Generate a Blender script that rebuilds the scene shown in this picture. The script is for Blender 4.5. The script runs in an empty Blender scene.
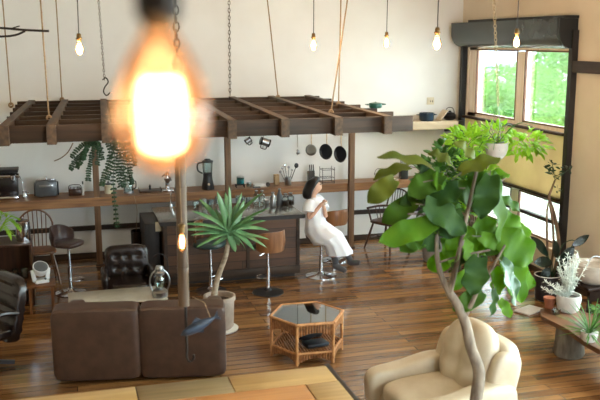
import bpy, bmesh, math, random
from mathutils import Vector, Matrix, noise as mnoise
R = math.radians
random.seed(11)
col = bpy.context.scene.collection
scene = bpy.context.scene
# ------------------------------------------------------------------ camera
F = 833.0
PIT = math.atan(159 / F); YAW = math.atan(241 / math.hypot(F, 159)); H = 3.3
hv = Vector((math.sin(YAW), math.cos(YAW), 0)); rv = Vector((math.cos(YAW), -math.sin(YAW), 0))
fv = hv * math.cos(PIT) - Vector((0, 0, math.sin(PIT))); uv = hv * math.sin(PIT) + Vector((0, 0, math.cos(PIT)))
def ray(x, y): return fv + rv * ((x - 300) / F) + uv * ((200 - y) / F)
def A(x, y, Y):
    d = ray(x, y); t = Y / d.y; return Vector((d.x * t, Y, H + d.z * t))
def G(x, y, z=0.0):
    d = ray(x, y); t = (z - H) / d.z; return Vector((d.x * t, d.y * t, z))
cam = bpy.data.cameras.new('camera'); co = bpy.data.objects.new('camera', cam); col.objects.link(co)
cam.sensor_width = 36; cam.lens = F / 600 * 36
co.matrix_world = Matrix(((rv.x, uv.x, -fv.x, 0), (rv.y, uv.y, -fv.y, 0), (rv.z, uv.z, -fv.z, H), (0, 0, 0, 1)))
cam.dof.use_dof = True; cam.dof.focus_distance = 11.2; cam.dof.aperture_fstop = 2.6; cam.clip_start = 0.05
scene.camera = co
# ------------------------------------------------------------------ materials
MATS = {}
def lin(c):
    return tuple(((v / 255) / 12.92 if v / 255 <= .04045 else ((v / 255 + .055) / 1.055) ** 2.4) for v in c[:3]) + (1,)
def mat(name, c, rough=.6, metal=0, c2=None, scale=(6, 6, 6), bump=0, spec=.5, trans=0, emis=None, es=0, coat=0, detail=4, transl=0, contrast=(.35, .65)):
    if name in MATS: return MATS[name]
    m = bpy.data.materials.new(name); m.use_nodes = True; nt = m.node_tree; n = nt.nodes; L = nt.links
    p = n['Principled BSDF']; out = n['Material Output']
    p.inputs['Base Color'].default_value = lin(c); p.inputs['Roughness'].default_value = rough; p.inputs['Metallic'].default_value = metal
    p.inputs['Specular IOR Level'].default_value = spec; p.inputs['Transmission Weight'].default_value = trans
    p.inputs['Coat Weight'].default_value = coat
    c2 = c2 or tuple(max(0, v * .88) for v in c)
    tc = n.new('ShaderNodeTexCoord'); mp = n.new('ShaderNodeMapping'); nz = n.new('ShaderNodeTexNoise'); cr = n.new('ShaderNodeValToRGB')
    mp.inputs['Scale'].default_value = scale; nz.inputs['Scale'].default_value = 1; nz.inputs['Detail'].default_value = detail
    cr.color_ramp.elements[0].position, cr.color_ramp.elements[1].position = contrast
    cr.color_ramp.elements[0].color = lin(c2); cr.color_ramp.elements[1].color = lin(c)
    L.new(tc.outputs['Object'], mp.inputs['Vector']); L.new(mp.outputs['Vector'], nz.inputs['Vector']); L.new(nz.outputs['Fac'], cr.inputs['Fac'])
    L.new(cr.outputs['Color'], p.inputs['Base Color'])
    if bump:
        b = n.new('ShaderNodeBump'); b.inputs['Strength'].default_value = bump; b.inputs['Distance'].default_value = .01
        L.new(nz.outputs['Fac'], b.inputs['Height']); L.new(b.outputs['Normal'], p.inputs['Normal'])
    if emis:
        p.inputs['Emission Color'].default_value = lin(emis); p.inputs['Emission Strength'].default_value = es
    if transl:
        t = n.new('ShaderNodeBsdfTranslucent'); mx = n.new('ShaderNodeMixShader'); mx.inputs[0].default_value = transl
        hs = n.new('ShaderNodeHueSaturation'); hs.inputs['Value'].default_value = 1.8; hs.inputs['Saturation'].default_value = 1.1; hs.inputs['Hue'].default_value = .485
        L.new(cr.outputs['Color'], hs.inputs['Color']); L.new(hs.outputs['Color'], t.inputs['Color'])
        L.new(p.outputs[0], mx.inputs[1]); L.new(t.outputs[0], mx.inputs[2]); L.new(mx.outputs[0], out.inputs['Surface'])
    MATS[name] = m; return m
def glass(name, tint=(255, 255, 255), gl=.12, rough=.03, haze=0):
    if name in MATS: return MATS[name]
    m = bpy.data.materials.new(name); m.use_nodes = True; nt = m.node_tree; n = nt.nodes; L = nt.links
    n.remove(n['Principled BSDF']); out = n['Material Output']
    t = n.new('ShaderNodeBsdfTransparent'); g = n.new('ShaderNodeBsdfGlossy'); mx = n.new('ShaderNodeMixShader'); fr = n.new('ShaderNodeLayerWeight'); ma = n.new('ShaderNodeMath')
    t.inputs['Color'].default_value = lin(tint); g.inputs['Roughness'].default_value = rough; fr.inputs['Blend'].default_value = .25
    ma.operation = 'ADD'; ma.use_clamp = True; ma.inputs[1].default_value = gl; ma2 = n.new('ShaderNodeMath'); ma2.operation = 'MULTIPLY'; ma2.inputs[1].default_value = .7
    L.new(fr.outputs['Fresnel'], ma2.inputs[0]); L.new(ma2.outputs[0], ma.inputs[0]); L.new(ma.outputs[0], mx.inputs[0])
    L.new(t.outputs[0], mx.inputs[1]); L.new(g.outputs[0], mx.inputs[2]); L.new(mx.outputs[0], out.inputs['Surface'])
    MATS[name] = m
    if haze:
        tl = n.new('ShaderNodeBsdfTranslucent'); tl.inputs['Color'].default_value = lin((255, 190, 140)); m3 = n.new('ShaderNodeMixShader'); m3.inputs[0].default_value = haze
        L.new(mx.outputs[0], m3.inputs[1]); L.new(tl.outputs[0], m3.inputs[2]); L.new(m3.outputs[0], out.inputs['Surface'])
    return m
def emit(name, c, s):
    if name in MATS: return MATS[name]
    m = bpy.data.materials.new(name); m.use_nodes = True; nt = m.node_tree; n = nt.nodes
    n.remove(n['Principled BSDF']); e = n.new('ShaderNodeEmission'); e.inputs['Color'].default_value = lin(c); e.inputs['Strength'].default_value = s
    nt.links.new(e.outputs[0], n['Material Output'].inputs['Surface']); MATS[name] = m; return m
def planks(name, cols, rough, bw, bh, along='X', plane='XY', bump=.15, mortar=.004, spec=.5):
    """boards with streaky grain; bw board length, bh board width"""
    if name in MATS: return MATS[name]
    m = bpy.data.materials.new(name); m.use_nodes = True; nt = m.node_tree; n = nt.nodes; L = nt.links
    p = n['Principled BSDF']; tc = n.new('ShaderNodeTexCoord'); sp = n.new('ShaderNodeSeparateXYZ'); cb = n.new('ShaderNodeCombineXYZ')
    L.new(tc.outputs['Object'], sp.inputs[0])
    a, b = ('X', 'Y' if plane == 'XY' else 'Z') if along == 'X' else ('Y', 'X')
    L.new(sp.outputs[a], cb.inputs['X']); L.new(sp.outputs[b], cb.inputs['Y'])
    br = n.new('ShaderNodeTexBrick'); br.inputs['Scale'].default_value = 1; br.inputs['Brick Width'].default_value = bw; br.inputs['Row Height'].default_value = bh
    br.inputs['Mortar Size'].default_value = mortar; br.inputs['Color1'].default_value = (0, 0, 0, 1); br.inputs['Color2'].default_value = (1, 1, 1, 1); br.inputs['Mortar'].default_value = (.5, .5, .5, 1)
    br.offset = .37; br.inputs['Bias'].default_value = 0
    L.new(cb.outputs[0], br.inputs['Vector'])
    mp = n.new('ShaderNodeMapping'); mp.inputs['Scale'].default_value = (1.1, 16, 1); L.new(cb.outputs[0], mp.inputs['Vector'])
    nz = n.new('ShaderNodeTexNoise'); nz.inputs['Scale'].default_value = 1.3; nz.inputs['Detail'].default_value = 6; nz.inputs['Roughness'].default_value = .65
    # shift the grain from board to board
    av = n.new('ShaderNodeVectorMath'); av.operation = 'MULTIPLY_ADD'; av.inputs[1].default_value = (7, 7, 7)
    L.new(br.outputs['Color'], av.inputs[0]); L.new(mp.outputs[0], av.inputs[2]); L.new(av.outputs[0], nz.inputs['Vector'])
    mx = n.new('ShaderNodeMath'); mx.operation = 'MULTIPLY_ADD'; mx.inputs[1].default_value = .34
    bw_ = n.new('ShaderNodeRGBToBW'); L.new(br.outputs['Color'], bw_.inputs[0]); L.new(bw_.outputs[0], mx.inputs[0])
    m2 = n.new('ShaderNodeMath'); m2.operation = 'MULTIPLY'; m2.inputs[1].default_value = .8; L.new(nz.outputs['Fac'], m2.inputs[0]); L.new(m2.outputs[0], mx.inputs[2])
    cr = n.new('ShaderNodeValToRGB'); cr.color_ramp.elements[0].position = .22; cr.color_ramp.elements[1].position = .8
    cr.color_ramp.elements[0].color = lin(cols[0]); cr.color_ramp.elements[1].color = lin(cols[-1])
    if len(cols) > 2:
        e = cr.color_ramp.elements.new(.5); e.color = lin(cols[1])
    L.new(mx.outputs[0], cr.inputs['Fac'])
    mm = n.new('ShaderNodeMix'); mm.data_type = 'RGBA'; mm.inputs['B'].default_value = lin([v * .35 for v in cols[0]])
    L.new(br.outputs['Fac'], mm.inputs['Factor']); L.new(cr.outputs[0], mm.inputs['A']); L.new(mm.outputs['Result'], p.inputs['Base Color'])
    p.inputs['Roughness'].default_value = rough; p.inputs['Specular IOR Level'].default_value = spec
    rr = n.new('ShaderNodeMapRange'); rr.inputs['To Min'].default_value = rough * .75; rr.inputs['To Max'].default_value = rough * 1.5
    L.new(nz.outputs['Fac'], rr.inputs['Value']); L.new(rr.outputs[0], p.inputs['Roughness'])
    bp = n.new('ShaderNodeBump'); bp.inputs['Strength'].default_value = bump; bp.inputs['Distance'].default_value = .01
    L.new(mx.outputs[0], bp.inputs['Height']); L.new(bp.outputs[0], p.inputs['Normal'])
    MATS[name] = m; return m

def wood(name, c, c2, axis='X', rough=.5, **k):
    s = {'X': (1.5, 22, 22), 'Y': (22, 1.5, 22), 'Z': (22, 22, 1.5)}[axis]
    return mat(name, c, rough, c2=c2, scale=s, bump=.15, **k)
M = dict(
    plaster=mat('cream_plaster', (226, 214, 196), .9, c2=(220, 207, 188), scale=(1.2, 1.2, 1.2), bump=.05, spec=.2),
    plaster_r=mat('beige_plaster', (224, 212, 194), .9, c2=(215, 202, 182), scale=(1, 1, 1), bump=.05, spec=.2),
    plaster_w=mat('white_plaster', (241, 241, 240), .9, c2=(236, 235, 233), scale=(1.5, 1.5, 1.5), bump=.05, spec=.2),
    floor=planks('floorboards', [(74, 50, 30), (116, 80, 48), (158, 116, 72)], .13, 2.2, .12, bump=.12, spec=.8),
    bar=planks('bar_cladding', [(52, 34, 21), (80, 53, 34), (106, 72, 47)], .4, 2.3, .145, plane='XZ', bump=.1),
    dark=wood('dark_timber', (66, 46, 30), (40, 28, 18), 'X', .6), darkY=wood('dark_timber_y', (92, 70, 48), (60, 44, 30), 'Y', .6),
    post=wood('post_timber', (134, 102, 74), (98, 70, 48), 'Z', .6), shelf=wood('shelf_timber', (160, 114, 72), (118, 78, 46), 'X', .4),
    pale=wood('pale_timber', (226, 206, 180), (205, 182, 150), 'X', .55), black=wood('black_timber', (40, 34, 32), (26, 22, 20), 'Z', .5),
    blackY=wood('black_timber_y', (62, 46, 36), (40, 30, 24), 'Y', .5),
    sash=wood('sash_timber', (252, 240, 226), (238, 220, 200), 'Z', .5), sashline=mat('sash_edge', (112, 70, 46), .5),
    chair=wood('chair_timber', (128, 82, 46), (92, 56, 30), 'Z', .35), chair_d=wood('dark_chair_timber', (82, 50, 32), (54, 32, 20), 'Z', .3),
    bent=wood('bent_plywood', (140, 94, 56), (112, 70, 40), 'Z', .35),
    chrome=mat('chrome', (220, 220, 225), .12, 1), steel=mat('brushed_steel', (176, 178, 180), .28, 1, scale=(2, 40, 2)),
    chainl=mat('pale_chain', (196, 180, 150), .35, .8), brass=mat('brass', (130, 104, 66), .35, .9), iron=mat('black_iron', (42, 38, 36), .45, .6), iron_c=mat('chain_iron', (92, 80, 66), .4, .8),
    blk=mat('black_plastic', (28, 28, 32), .35), blkpan=mat('black_pan', (34, 40, 48), .35, .3), blue=mat('blue_enamel', (38, 62, 84), .25),
    brown=mat('brown_leather', (80, 58, 46), .42, c2=(68, 48, 38), scale=(9, 9, 9), bump=.12), brownd=mat('dark_leather', (40, 28, 24), .26, c2=(29, 20, 17), scale=(8, 8, 8), bump=.1),
    seatb=mat('seat_brown_leather', (66, 46, 40), .3), green=mat('teal_leather', (44, 66, 66), .3),
    cream=mat('cream_leather', (206, 192, 168), .42, c2=(194, 178, 152), scale=(7, 7, 7), bump=.15),
    rattan=mat('rattan', (205, 150, 96), .45, c2=(170, 114, 66), scale=(14, 14, 14), bump=.2), rattand=mat('woven_cane', (176, 120, 72), .5, c2=(130, 82, 46), scale=(30, 30, 30), bump=.3),
    rope=mat('hemp_rope', (172, 146, 116), .9, c2=(140, 116, 88), scale=(60, 60, 60)),
    bamboo=mat('bamboo', (104, 84, 64), .42, c2=(76, 60, 44), scale=(14, 14, 1.5)), fish=mat('blue_fish_paint', (58, 76, 98), .4, c2=(28, 36, 46), scale=(10, 10, 24)),
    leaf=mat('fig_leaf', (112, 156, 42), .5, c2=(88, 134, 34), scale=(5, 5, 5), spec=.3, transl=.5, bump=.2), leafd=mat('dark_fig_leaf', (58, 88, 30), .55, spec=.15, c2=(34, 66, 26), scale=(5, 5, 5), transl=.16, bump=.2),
    lime=mat('lime_leaf', (176, 210, 84), .4, c2=(140, 186, 60), scale=(6, 6, 6), transl=.5), midleaf=mat('mid_leaf', (96, 146, 62), .4, c2=(62, 110, 44), scale=(6, 6, 6), transl=.3),
    dleaf=mat('deep_leaf', (38, 70, 38), .35, c2=(26, 52, 30), scale=(6, 6, 6), transl=.12), rubber=mat('rubber_leaf', (24, 44, 32), .22, c2=(18, 34, 26), scale=(4, 4, 4)),
    dracleaf=mat('dracaena_leaf', (126, 170, 118), .26, c2=(84, 134, 90), scale=(5, 5, 5), transl=.15), silver=mat('silver_leaf', (232, 234, 228), .6, c2=(204, 210, 202), scale=(9, 9, 9), transl=.2),
    bark=mat('grey_bark', (140, 124, 106), .8, c2=(104, 90, 76), scale=(20, 20, 6), bump=.4), barkb=mat('brown_bark', (126, 98, 74), .8, c2=(84, 64, 46), scale=(20, 20, 5), bump=.4),
    potst=mat('stone_pot', (176, 160, 146), .7, c2=(150, 134, 120), scale=(6, 6, 6), bump=.2), potw=mat('white_pot', (232, 230, 226), .45), potb=mat('black_pot', (34, 32, 36), .35), terra=mat('terracotta', (170, 104, 74), .7), potg=mat('grey_pot', (150, 146, 142), .6), soil=mat('soil', (54, 42, 32), .95, bump=.5, scale=(30, 30, 30)),
    tan=wood('tan_board', (196, 162, 108), (176, 142, 90), 'X', .38), olive=wood('olive_board', (146, 126, 90), (124, 106, 72), 'X', .38), orange=wood('orange_board', (206, 146, 84), (184, 122, 64), 'X', .35),
    skin=mat('skin', (226, 182, 156), .5), hair=mat('black_hair', (26, 22, 22), .35, scale=(60, 60, 8)), dress=mat('white_cotton', (244, 248, 255), .85, c2=(236, 240, 248), scale=(8, 8, 8), bump=.1, transl=.12),
    sock=mat('charcoal_sock', (84, 84, 88), .85), shoe=mat('grey_shoe', (112, 104, 98), .6), lips=mat('lips', (186, 96, 90), .5), eye=mat('eye', (30, 24, 22), .3),
    olivepanel=mat('khaki_blind', (202, 194, 160), .8, c2=(190, 180, 146), scale=(2, 2, 2), transl=.16), box=mat('blind_box_paint', (46, 54, 54), .26), boxend=mat('blind_box_end', (18, 20, 20), .5),
    white=mat('white_plastic', (236, 236, 236), .4), ivory=mat('ivory_plastic', (236, 224, 196), .4), grey=mat('grey_plastic', (96, 100, 104), .4), toaster=mat('toaster_enamel', (104, 108, 112), .3, .4),
    teal=glass('teal_glass', (110, 215, 215), .12), clear=glass('clear_glass', (236, 244, 244), .12), pane=glass('window_pane', (250, 255, 252), .02, .0), tabglass=glass('table_glass', (214, 220, 212), .34, .02), bulbg=glass('bulb_glass', (255, 226, 190), .03), bulbamb=glass('amber_bulb_glass', (255, 214, 176), .05, .08, haze=.022),
    coffee=mat('coffee_beans', (60, 36, 26), .6, c2=(30, 18, 12), scale=(60, 60, 60)), paper=mat('brown_paper', (200, 168, 128), .8), tealpaint=mat('teal_ceramic', (36, 92, 82), .3), slab=mat('bar_worktop', (150, 148, 142), .2, .55, c2=(120, 116, 110), scale=(3, 3, 3)),
    leafout=mat('garden_leaf', (112, 156, 84), .7, c2=(58, 104, 46), scale=(.7, .7, .7), transl=.4), hedgein=mat('garden_shrub', (110, 156, 84), .8, c2=(70, 120, 56), scale=(3, 3, 3)),
    conc=mat('pale_gravel', (226, 224, 216), .9, c2=(205, 203, 196), scale=(3, 3, 3)), housew=mat('house_wall', (224, 226, 228), .8), roof=mat('blue_grey_roof', (170, 190, 214), .5), logm=mat('grey_log', (128, 120, 108), .85, c2=(90, 82, 72), scale=(14, 14, 4), bump=.4), bench=wood('bench_slab', (126, 90, 62), (88, 60, 40), 'Y', .3),
)
FIL = emit('filament_glow', (255, 205, 140), 110); FILB = emit('large_filament_glow', (255, 222, 176), 20); CORE = emit('glowing_lamp_core', (255, 214, 150), 14)
# ------------------------------------------------------------------ mesh helpers
class MB:
    def __init__(s): s.bm = bmesh.new()
    def box(s, c, d, rot=None, bev=0):
        m = Matrix.Translation(Vector(c)) @ (rot.to_4x4() if rot else Matrix()) @ Matrix.Diagonal((d[0], d[1], d[2], 1))
        g = bmesh.ops.create_cube(s.bm, size=1, matrix=m)
        if bev:
            es = list({e for v in g['verts'] for e in v.link_edges})
            bmesh.ops.bevel(s.bm, geom=es, offset=min(bev, min(d) * .45), segments=2, affect='EDGES', profile=.5)
        return s
    def bar(s, a, b, w, h, bev=0):
        a, b = Vector(a), Vector(b); d = b - a
        return s.box((a + b) / 2, (w, h, d.length), d.to_track_quat('Z', 'Y').to_matrix(), bev)
    def tube(s, pts, r, n=8, cap=True):
        pts = [Vector(p) for p in pts]; rs = r if isinstance(r, (list, tuple)) else [r] * len(pts)
        rings = []; up = None
        for i, p in enumerate(pts):
            t = (pts[min(i + 1, len(pts) - 1)] - pts[max(i - 1, 0)]).normalized()
            if up is None:
                up = t.orthogonal().normalized()
            else:
                up = (up - t * up.dot(t));
                up = up.normalized() if up.length > 1e-6 else t.orthogonal().normalized()
            q = t.cross(up)
            rings.append([s.bm.verts.new(p + (up * math.cos(6.28318 * k / n) + q * math.sin(6.28318 * k / n)) * rs[i]) for k in range(n)])
        for a, b in zip(rings, rings[1:]):
            for k in range(n): s.bm.faces.new((a[k], a[(k + 1) % n], b[(k + 1) % n], b[k]))
        if cap: s.bm.faces.new(rings[0][::-1]); s.bm.faces.new(rings[-1])
        return s
    def loft(s, rings, cap=True):
        vs = [[s.bm.verts.new(Vector(p)) for p in r] for r in rings]; n = len(vs[0])
        for a, b in zip(vs, vs[1:]):
            for k in range(n): s.bm.faces.new((a[k], a[(k + 1) % n], b[(k + 1) % n], b[k]))
        if cap: s.bm.faces.new(vs[0][::-1]); s.bm.faces.new(vs[-1])
        return s
    def lathe(s, prof, c=(0, 0, 0), n=24, cap=True, rot=None):
        c = Vector(c); rings = []
        for r, z in prof:
            rings.append([c + ((rot @ Vector((r * math.cos(6.28318 * k / n), r * math.sin(6.28318 * k / n), z))) if rot else Vector((r * math.cos(6.28318 * k / n), r * math.sin(6.28318 * k / n), z))) for k in range(n)])
        return s.loft(rings, cap)
    def sup(s, c, d, n=4, rot=None, seg=10, fn=None):
        """superellipsoid cushion with semi-axes d"""
        t = bmesh.new(); bmesh.ops.create_cube(t, size=2); bmesh.ops.subdivide_edges(t, edges=t.edges[:], cuts=seg, use_grid_fill=True)
        mp = {}
        for v in t.verts:
            p = v.co; L = (abs(p.x) ** n + abs(p.y) ** n + abs(p.z) ** n) ** (1 / n); q = p / L
            q = Vector((q.x * d[0], q.y * d[1], q.z * d[2]))
            if fn: q = fn(q)
            if rot: q = rot @ q
            mp[v.index] = s.bm.verts.new(q + Vector(c))
        t.verts.index_update()
        for f in t.faces: s.bm.faces.new([mp[v.index] for v in f.verts])
        t.free(); return s
    def torus(s, c, R_, r, rot=None, n=16, k=6):
        rings = []
        for i in range(n + 1):
            a = 6.28318 * i / n
            rings.append([Vector(c) + ((rot @ v) if rot else v) for v in [Vector(((R_ + r * math.cos(6.28318 * j / k)) * math.cos(a), (R_ + r * math.cos(6.28318 * j / k)) * math.sin(a), r * math.sin(6.28318 * j / k))) for j in range(k)]])
        return s.loft(rings, False)
    def prism(s, pts, ext):
        a = [s.bm.verts.new(Vector(p)) for p in pts]; e = Vector(ext); b = [s.bm.verts.new(v.co + e) for v in a]; n = len(a)
        s.bm.faces.new(a[::-1]); s.bm.faces.new(b)
        for k in range(n): s.bm.faces.new((a[k], a[(k + 1) % n], b[(k + 1) % n], b[k]))
        return s
    def leaf(s, b, t, nrm, w, cup=.25, droop=.15, kind='oval', seg=6):
        b, t, nrm = Vector(b), Vector(t), Vector(nrm); d = t - b; L = d.length; dn = d.normalized()
        side = dn.cross(nrm)
        if side.length < 1e-4: side = dn.orthogonal()
        side.normalize(); up = side.cross(dn).normalized(); rows = []
        for i in range(seg + 1):
            u = i / seg
            if kind == 'heart': ww = math.sqrt(max(0, 1 - ((u - .42) / (.58 if u > .42 else .5)) ** 2)) * (1 if u < .8 else 1 - (u - .8) * 1.6)
            elif kind == 'strap': ww = (1 - u) ** .6 * (.6 + .8 * u) if u < 1 else 0
            else: ww = math.sin(math.pi * (.04 + .96 * u)) ** .8 if u < 1 else 0
            ww = max(ww, .02) * w / 2; c = b + dn * (L * u) - up * (droop * L * u * u)
            if kind == 'heart': wav = .16 * w * math.sin(u * 13 + w * 40)
            else: wav = 0
            off = .13 * L if (kind == 'heart' and i == 0) else 0
            rows.append([s.bm.verts.new(c + side * x * ww + up * (cup * abs(x) * ww + wav * abs(x)) - dn * (off * abs(x))) for x in ((-1, -.5, 0, .5, 1) if kind == 'heart' else (-1, 0, 1))])
        for a, c2 in zip(rows, rows[1:]):
            for k in range(len(a) - 1): s.bm.faces.new((a[k], a[k + 1], c2[k + 1], c2[k]))
        return s
    def build(s, name, m, parent=None, smooth=True, solid=0, sub=0, loc=None):
        bmesh.ops.recalc_face_normals(s.bm, faces=s.bm.faces[:]) if not solid else None
        me = bpy.data.meshes.new(name); s.bm.to_mesh(me); s.bm.free(); me.materials.append(m)
        o = bpy.data.objects.new(name, me); col.objects.link(o)
        if smooth:
            for p in me.polygons: p.use_smooth = True
            try: me.set_sharp_from_angle(angle=R(38))
            except Exception: pass
        if solid:
            md = o.modifiers.new('solid', 'SOLIDIFY'); md.thickness = solid; md.offset = 0
        if sub:
            md = o.modifiers.new('sub', 'SUBSURF'); md.levels = sub; md.render_levels = sub
        if parent: o.parent = parent
        if loc is not None: o.location = loc
        return o
def thing(name, label, cat, loc=(0, 0, 0), rz=0, group=None):
    o = bpy.data.objects.new(name, None); col.objects.link(o); o.location = loc; o.rotation_euler = (0, 0, rz); o.empty_display_size = .1
    o['label'] = label; o['category'] = cat
    if group: o['group'] = group
    return o
def tag(o, label, cat, group=None):
    o['label'] = label; o['category'] = cat
    if group: o['group'] = group
    return o
def struct(o): o['kind'] = 'structure'; return o
def copytree(o, loc, rz=None, label=None, parent=None):
    c = o.copy(); col.objects.link(c)
    if parent: c.parent = parent
    if loc is not None: c.location = loc
    if rz is not None: c.rotation_euler = (0, 0, rz)
    if label: c['label'] = label
    for ch in [x for x in list(col.objects) if x.parent == o]: copytree(ch, None, parent=c)
    return c
def rotm(x=0, y=0, z=0): return Matrix.Rotation(R(z), 3, 'Z') @ Matrix.Rotation(R(y), 3, 'Y') @ Matrix.Rotation(R(x), 3, 'X')
def arc(c, r, a0, a1, n, z=0): return [Vector((c[0] + r * math.cos(R(a0 + (a1 - a0) * i / n)), c[1] + r * math.sin(R(a0 + (a1 - a0) * i / n)), z)) for i in range(n + 1)]
def spline(pts, n=5):
    pts = [Vector(p) for p in pts]; out = []
    for i in range(len(pts) - 1):
        p0 = pts[max(i - 1, 0)]; p1 = pts[i]; p2 = pts[i + 1]; p3 = pts[min(i + 2, len(pts) - 1)]
        for k in range(n):
            t = k / n; out.append(.5 * ((2 * p1) + (p2 - p0) * t + (2 * p0 - 5 * p1 + 4 * p2 - p3) * t * t + (3 * p1 - p0 - 3 * p2 + p3) * t ** 3))
    out.append(pts[-1]); return out
# ------------------------------------------------------------------ room
XL, XR, YF, YB, ZC = -4.5, 6.51, -2.0, 12.95, 4.9
struct(MB().box(((XL + XR) / 2, (YF + YB) / 2, -.1), (XR - XL + .6, YB - YF + .6, .2)).build('floor', M['floor'], smooth=False))
struct(MB().box(((XL + XR) / 2, (YF + YB) / 2, ZC + .1), (XR - XL + .6, YB - YF + .6, .2)).build('ceiling', M['plaster'], smooth=False))
struct(MB().box(((XL + XR) / 2, YB + .1, ZC / 2), (XR - XL + .6, .2, ZC)).build('wall_back', M['plaster_w'], smooth=False))
def wallx(name, X, sgn, openings, m):
    """wall on plane x=X with thickness outward; openings = (y0,y1,z0,z1)"""
    b = MB(); ys = sorted({YF, YB} | {o[0] for o in openings} | {o[1] for o in openings}); zs = sorted({0, ZC} | {o[2] for o in openings} | {o[3] for o in openings})
    for y0, y1 in zip(ys, ys[1:]):
        for z0, z1 in zip(zs, zs[1:]):
            cy, cz = (y0 + y1) / 2, (z0 + z1) / 2
            if any(o[0] < cy < o[1] and o[2] < cz < o[3] for o in openings): continue
            b.box((X + sgn * .08, cy, cz), (.16, y1 - y0, z1 - z0))
    bmesh.ops.remove_doubles(b.bm, verts=b.bm.verts[:], dist=1e-4)
    return struct(b.build(name, m, smooth=False))
WU = (9.66, 12.70, 2.08, 3.2); WL = (9.66, 12.70, .46, 1.14); W2 = (0.4, 8.3, .5, 3.5); WM = (9.66, 12.70, 1.2, 2.03)
wallx('wall_right', XR, 1, [WU, WL, WM, W2], M['plaster_r'])
wallx('wall_left', XL, -1, [], M['plaster'])
# front wall, behind the camera, with an added unseen opening for fill daylight
b = MB()
b.box(((XL + XR) / 2, YF - .1, .15), (XR - XL, .2, .3)); b.box(((XL + XR) / 2, YF - .1, (4.4 + ZC) / 2), (XR - XL, .2, ZC - 4.4))
b.box((XL + 3.9, YF - .1, 2.35), (7.8, .2, 4.1)); b.box((XR - .5, YF - .1, 2.35), (1.0, .2, 4.1))
struct(b.build('wall_front', M['plaster'], smooth=False))
# windows: sashes and panes
def window(n, y0, y1, z0, z1, mull, rails, outer=True):
    w = struct(MB().box((XR + .07, (y0 + y1) / 2, z0 + .03), (.1, y1 - y0, .06)).box((XR + .07, (y0 + y1) / 2, z1 - .02), (.1, y1 - y0, .04)).box((XR + .07, y0 + .03, (z0 + z1) / 2), (.1, .06, z1 - z0)).box((XR + .07, y1 - .14, (z0 + z1) / 2), (.1, .28, z1 - z0)).build('window_%d' % n, M['sash'], smooth=False))
    for m_ in mull: MB().box((XR + .06, m_, (z0 + z1) / 2), (.09, .24, z1 - z0 - .1)).build('window_mullion', M['sash'], w, smooth=False)
    e = MB(); bs = [y0 + .06] + [v for m_ in mull for v in (m_ - .12, m_ + .12)] + [y1 - .28]
    zz = [z0 + .06] + list(rails) + [z1 - .04]
    for i in range(0, len(bs), 2):
        for y in (bs[i], bs[i + 1]): e.box((XR + .025, y, (z0 + z1) / 2), (.03, .025, z1 - z0 - .1))
        for z in (zz[0], zz[-1]): e.box((XR + .025, (bs[i] + bs[i + 1]) / 2, z), (.03, bs[i + 1] - bs[i], .022))
    for z in rails: MB().box((XR + .05, (y0 + y1) / 2, z), (.07, y1 - y0 - .1, .05)).build('window_rail', M['blackY'], w, smooth=False)
    e.build('window_frame', M['sashline'], w, smooth=False)
    MB().box((XR + .1, (y0 + y1) / 2, (z0 + z1) / 2), (.006, y1 - y0 - .1, z1 - z0 - .06)).build('window_glass', M['pane'], w, smooth=False)
    return w
window(1, *WU, [11.05], []); window(2, *WL, [11.05], [.8])
window(3, *W2, [2.4, 4.4, 6.4], [2.0])  # unseen side window, added and sized to let more daylight in from the right
struct(MB().box((XR - .02, 11.25, 2.06), (.1, 2.95, .035)).build('trim_1', M['blackY'], smooth=False))
struct(MB().box((XR - .02, 11.25, 1.16), (.1, 2.95, .03)).build('trim_2', M['blackY'], smooth=False))
struct(MB().box((XR - .02, 11.25, .44), (.1, 2.95, .04)).build('trim_3', M['pale'], smooth=False))
struct(MB().box((XR - .035, 9.67, 1.72), (.1, .085, 3.44)).build('trim_4', M['black'], smooth=False))
struct(MB().box((XR - .035, 12.78, 1.72), (.1, .09, 3.44)).build('trim_5', M['boxend'], smooth=False))
struct(MB().box((XR - .03, 9.02, 2.97), (.09, 1.26, .15)).build('trim_6', M['blackY'], smooth=False))
struct(MB().box(((XL + XR) / 2, YB - .03, .475), (XR - XL, .05, .07)).build('trim_7', M['dark'], smooth=False))
struct(MB().box(((XL + XR) / 2, YB - .01, .04), (XR - XL, .02, .08)).build('baseboard_back', M['dark'], smooth=False))
struct(MB().box((XR - .01, 5, .04), (.02, 13, .08)).build('baseboard_right', M['dark'], smooth=False))
tag(MB().box((XR - .015, 11.2, 1.605), (.012, 3.0, .86)).build('window_blind', M['olivepanel'], smooth=False), 'khaki panel blind between the upper and lower windows', 'blind')
# blind box with rounded lower front edge
t = thing('blind_box', 'dark grey curved pelmet box above the window', 'pelmet', (XR, 0, 0))
def prof(y): 
    p = [(0, 3.59), (-.28, 3.59)] + [(-.28 + .2 * (1 - math.cos(R(a))), 3.42 - .22 * math.sin(R(a))) for a in range(0, 91, 15)] + [(0, 3.2)]
    return [(x, y, z) for x, z in p]
MB().prism(prof(9.70), (0, 3.1, 0)).build('housing', M['box'], t)
MB().prism(prof(9.66), (0, .03, 0)).build('end_cap', M['boxend'], t)
MB().box((-.1, 11.0, 3.61), (.22, 2.7, .035)).build('top_board', M['boxend'], t)
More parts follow.
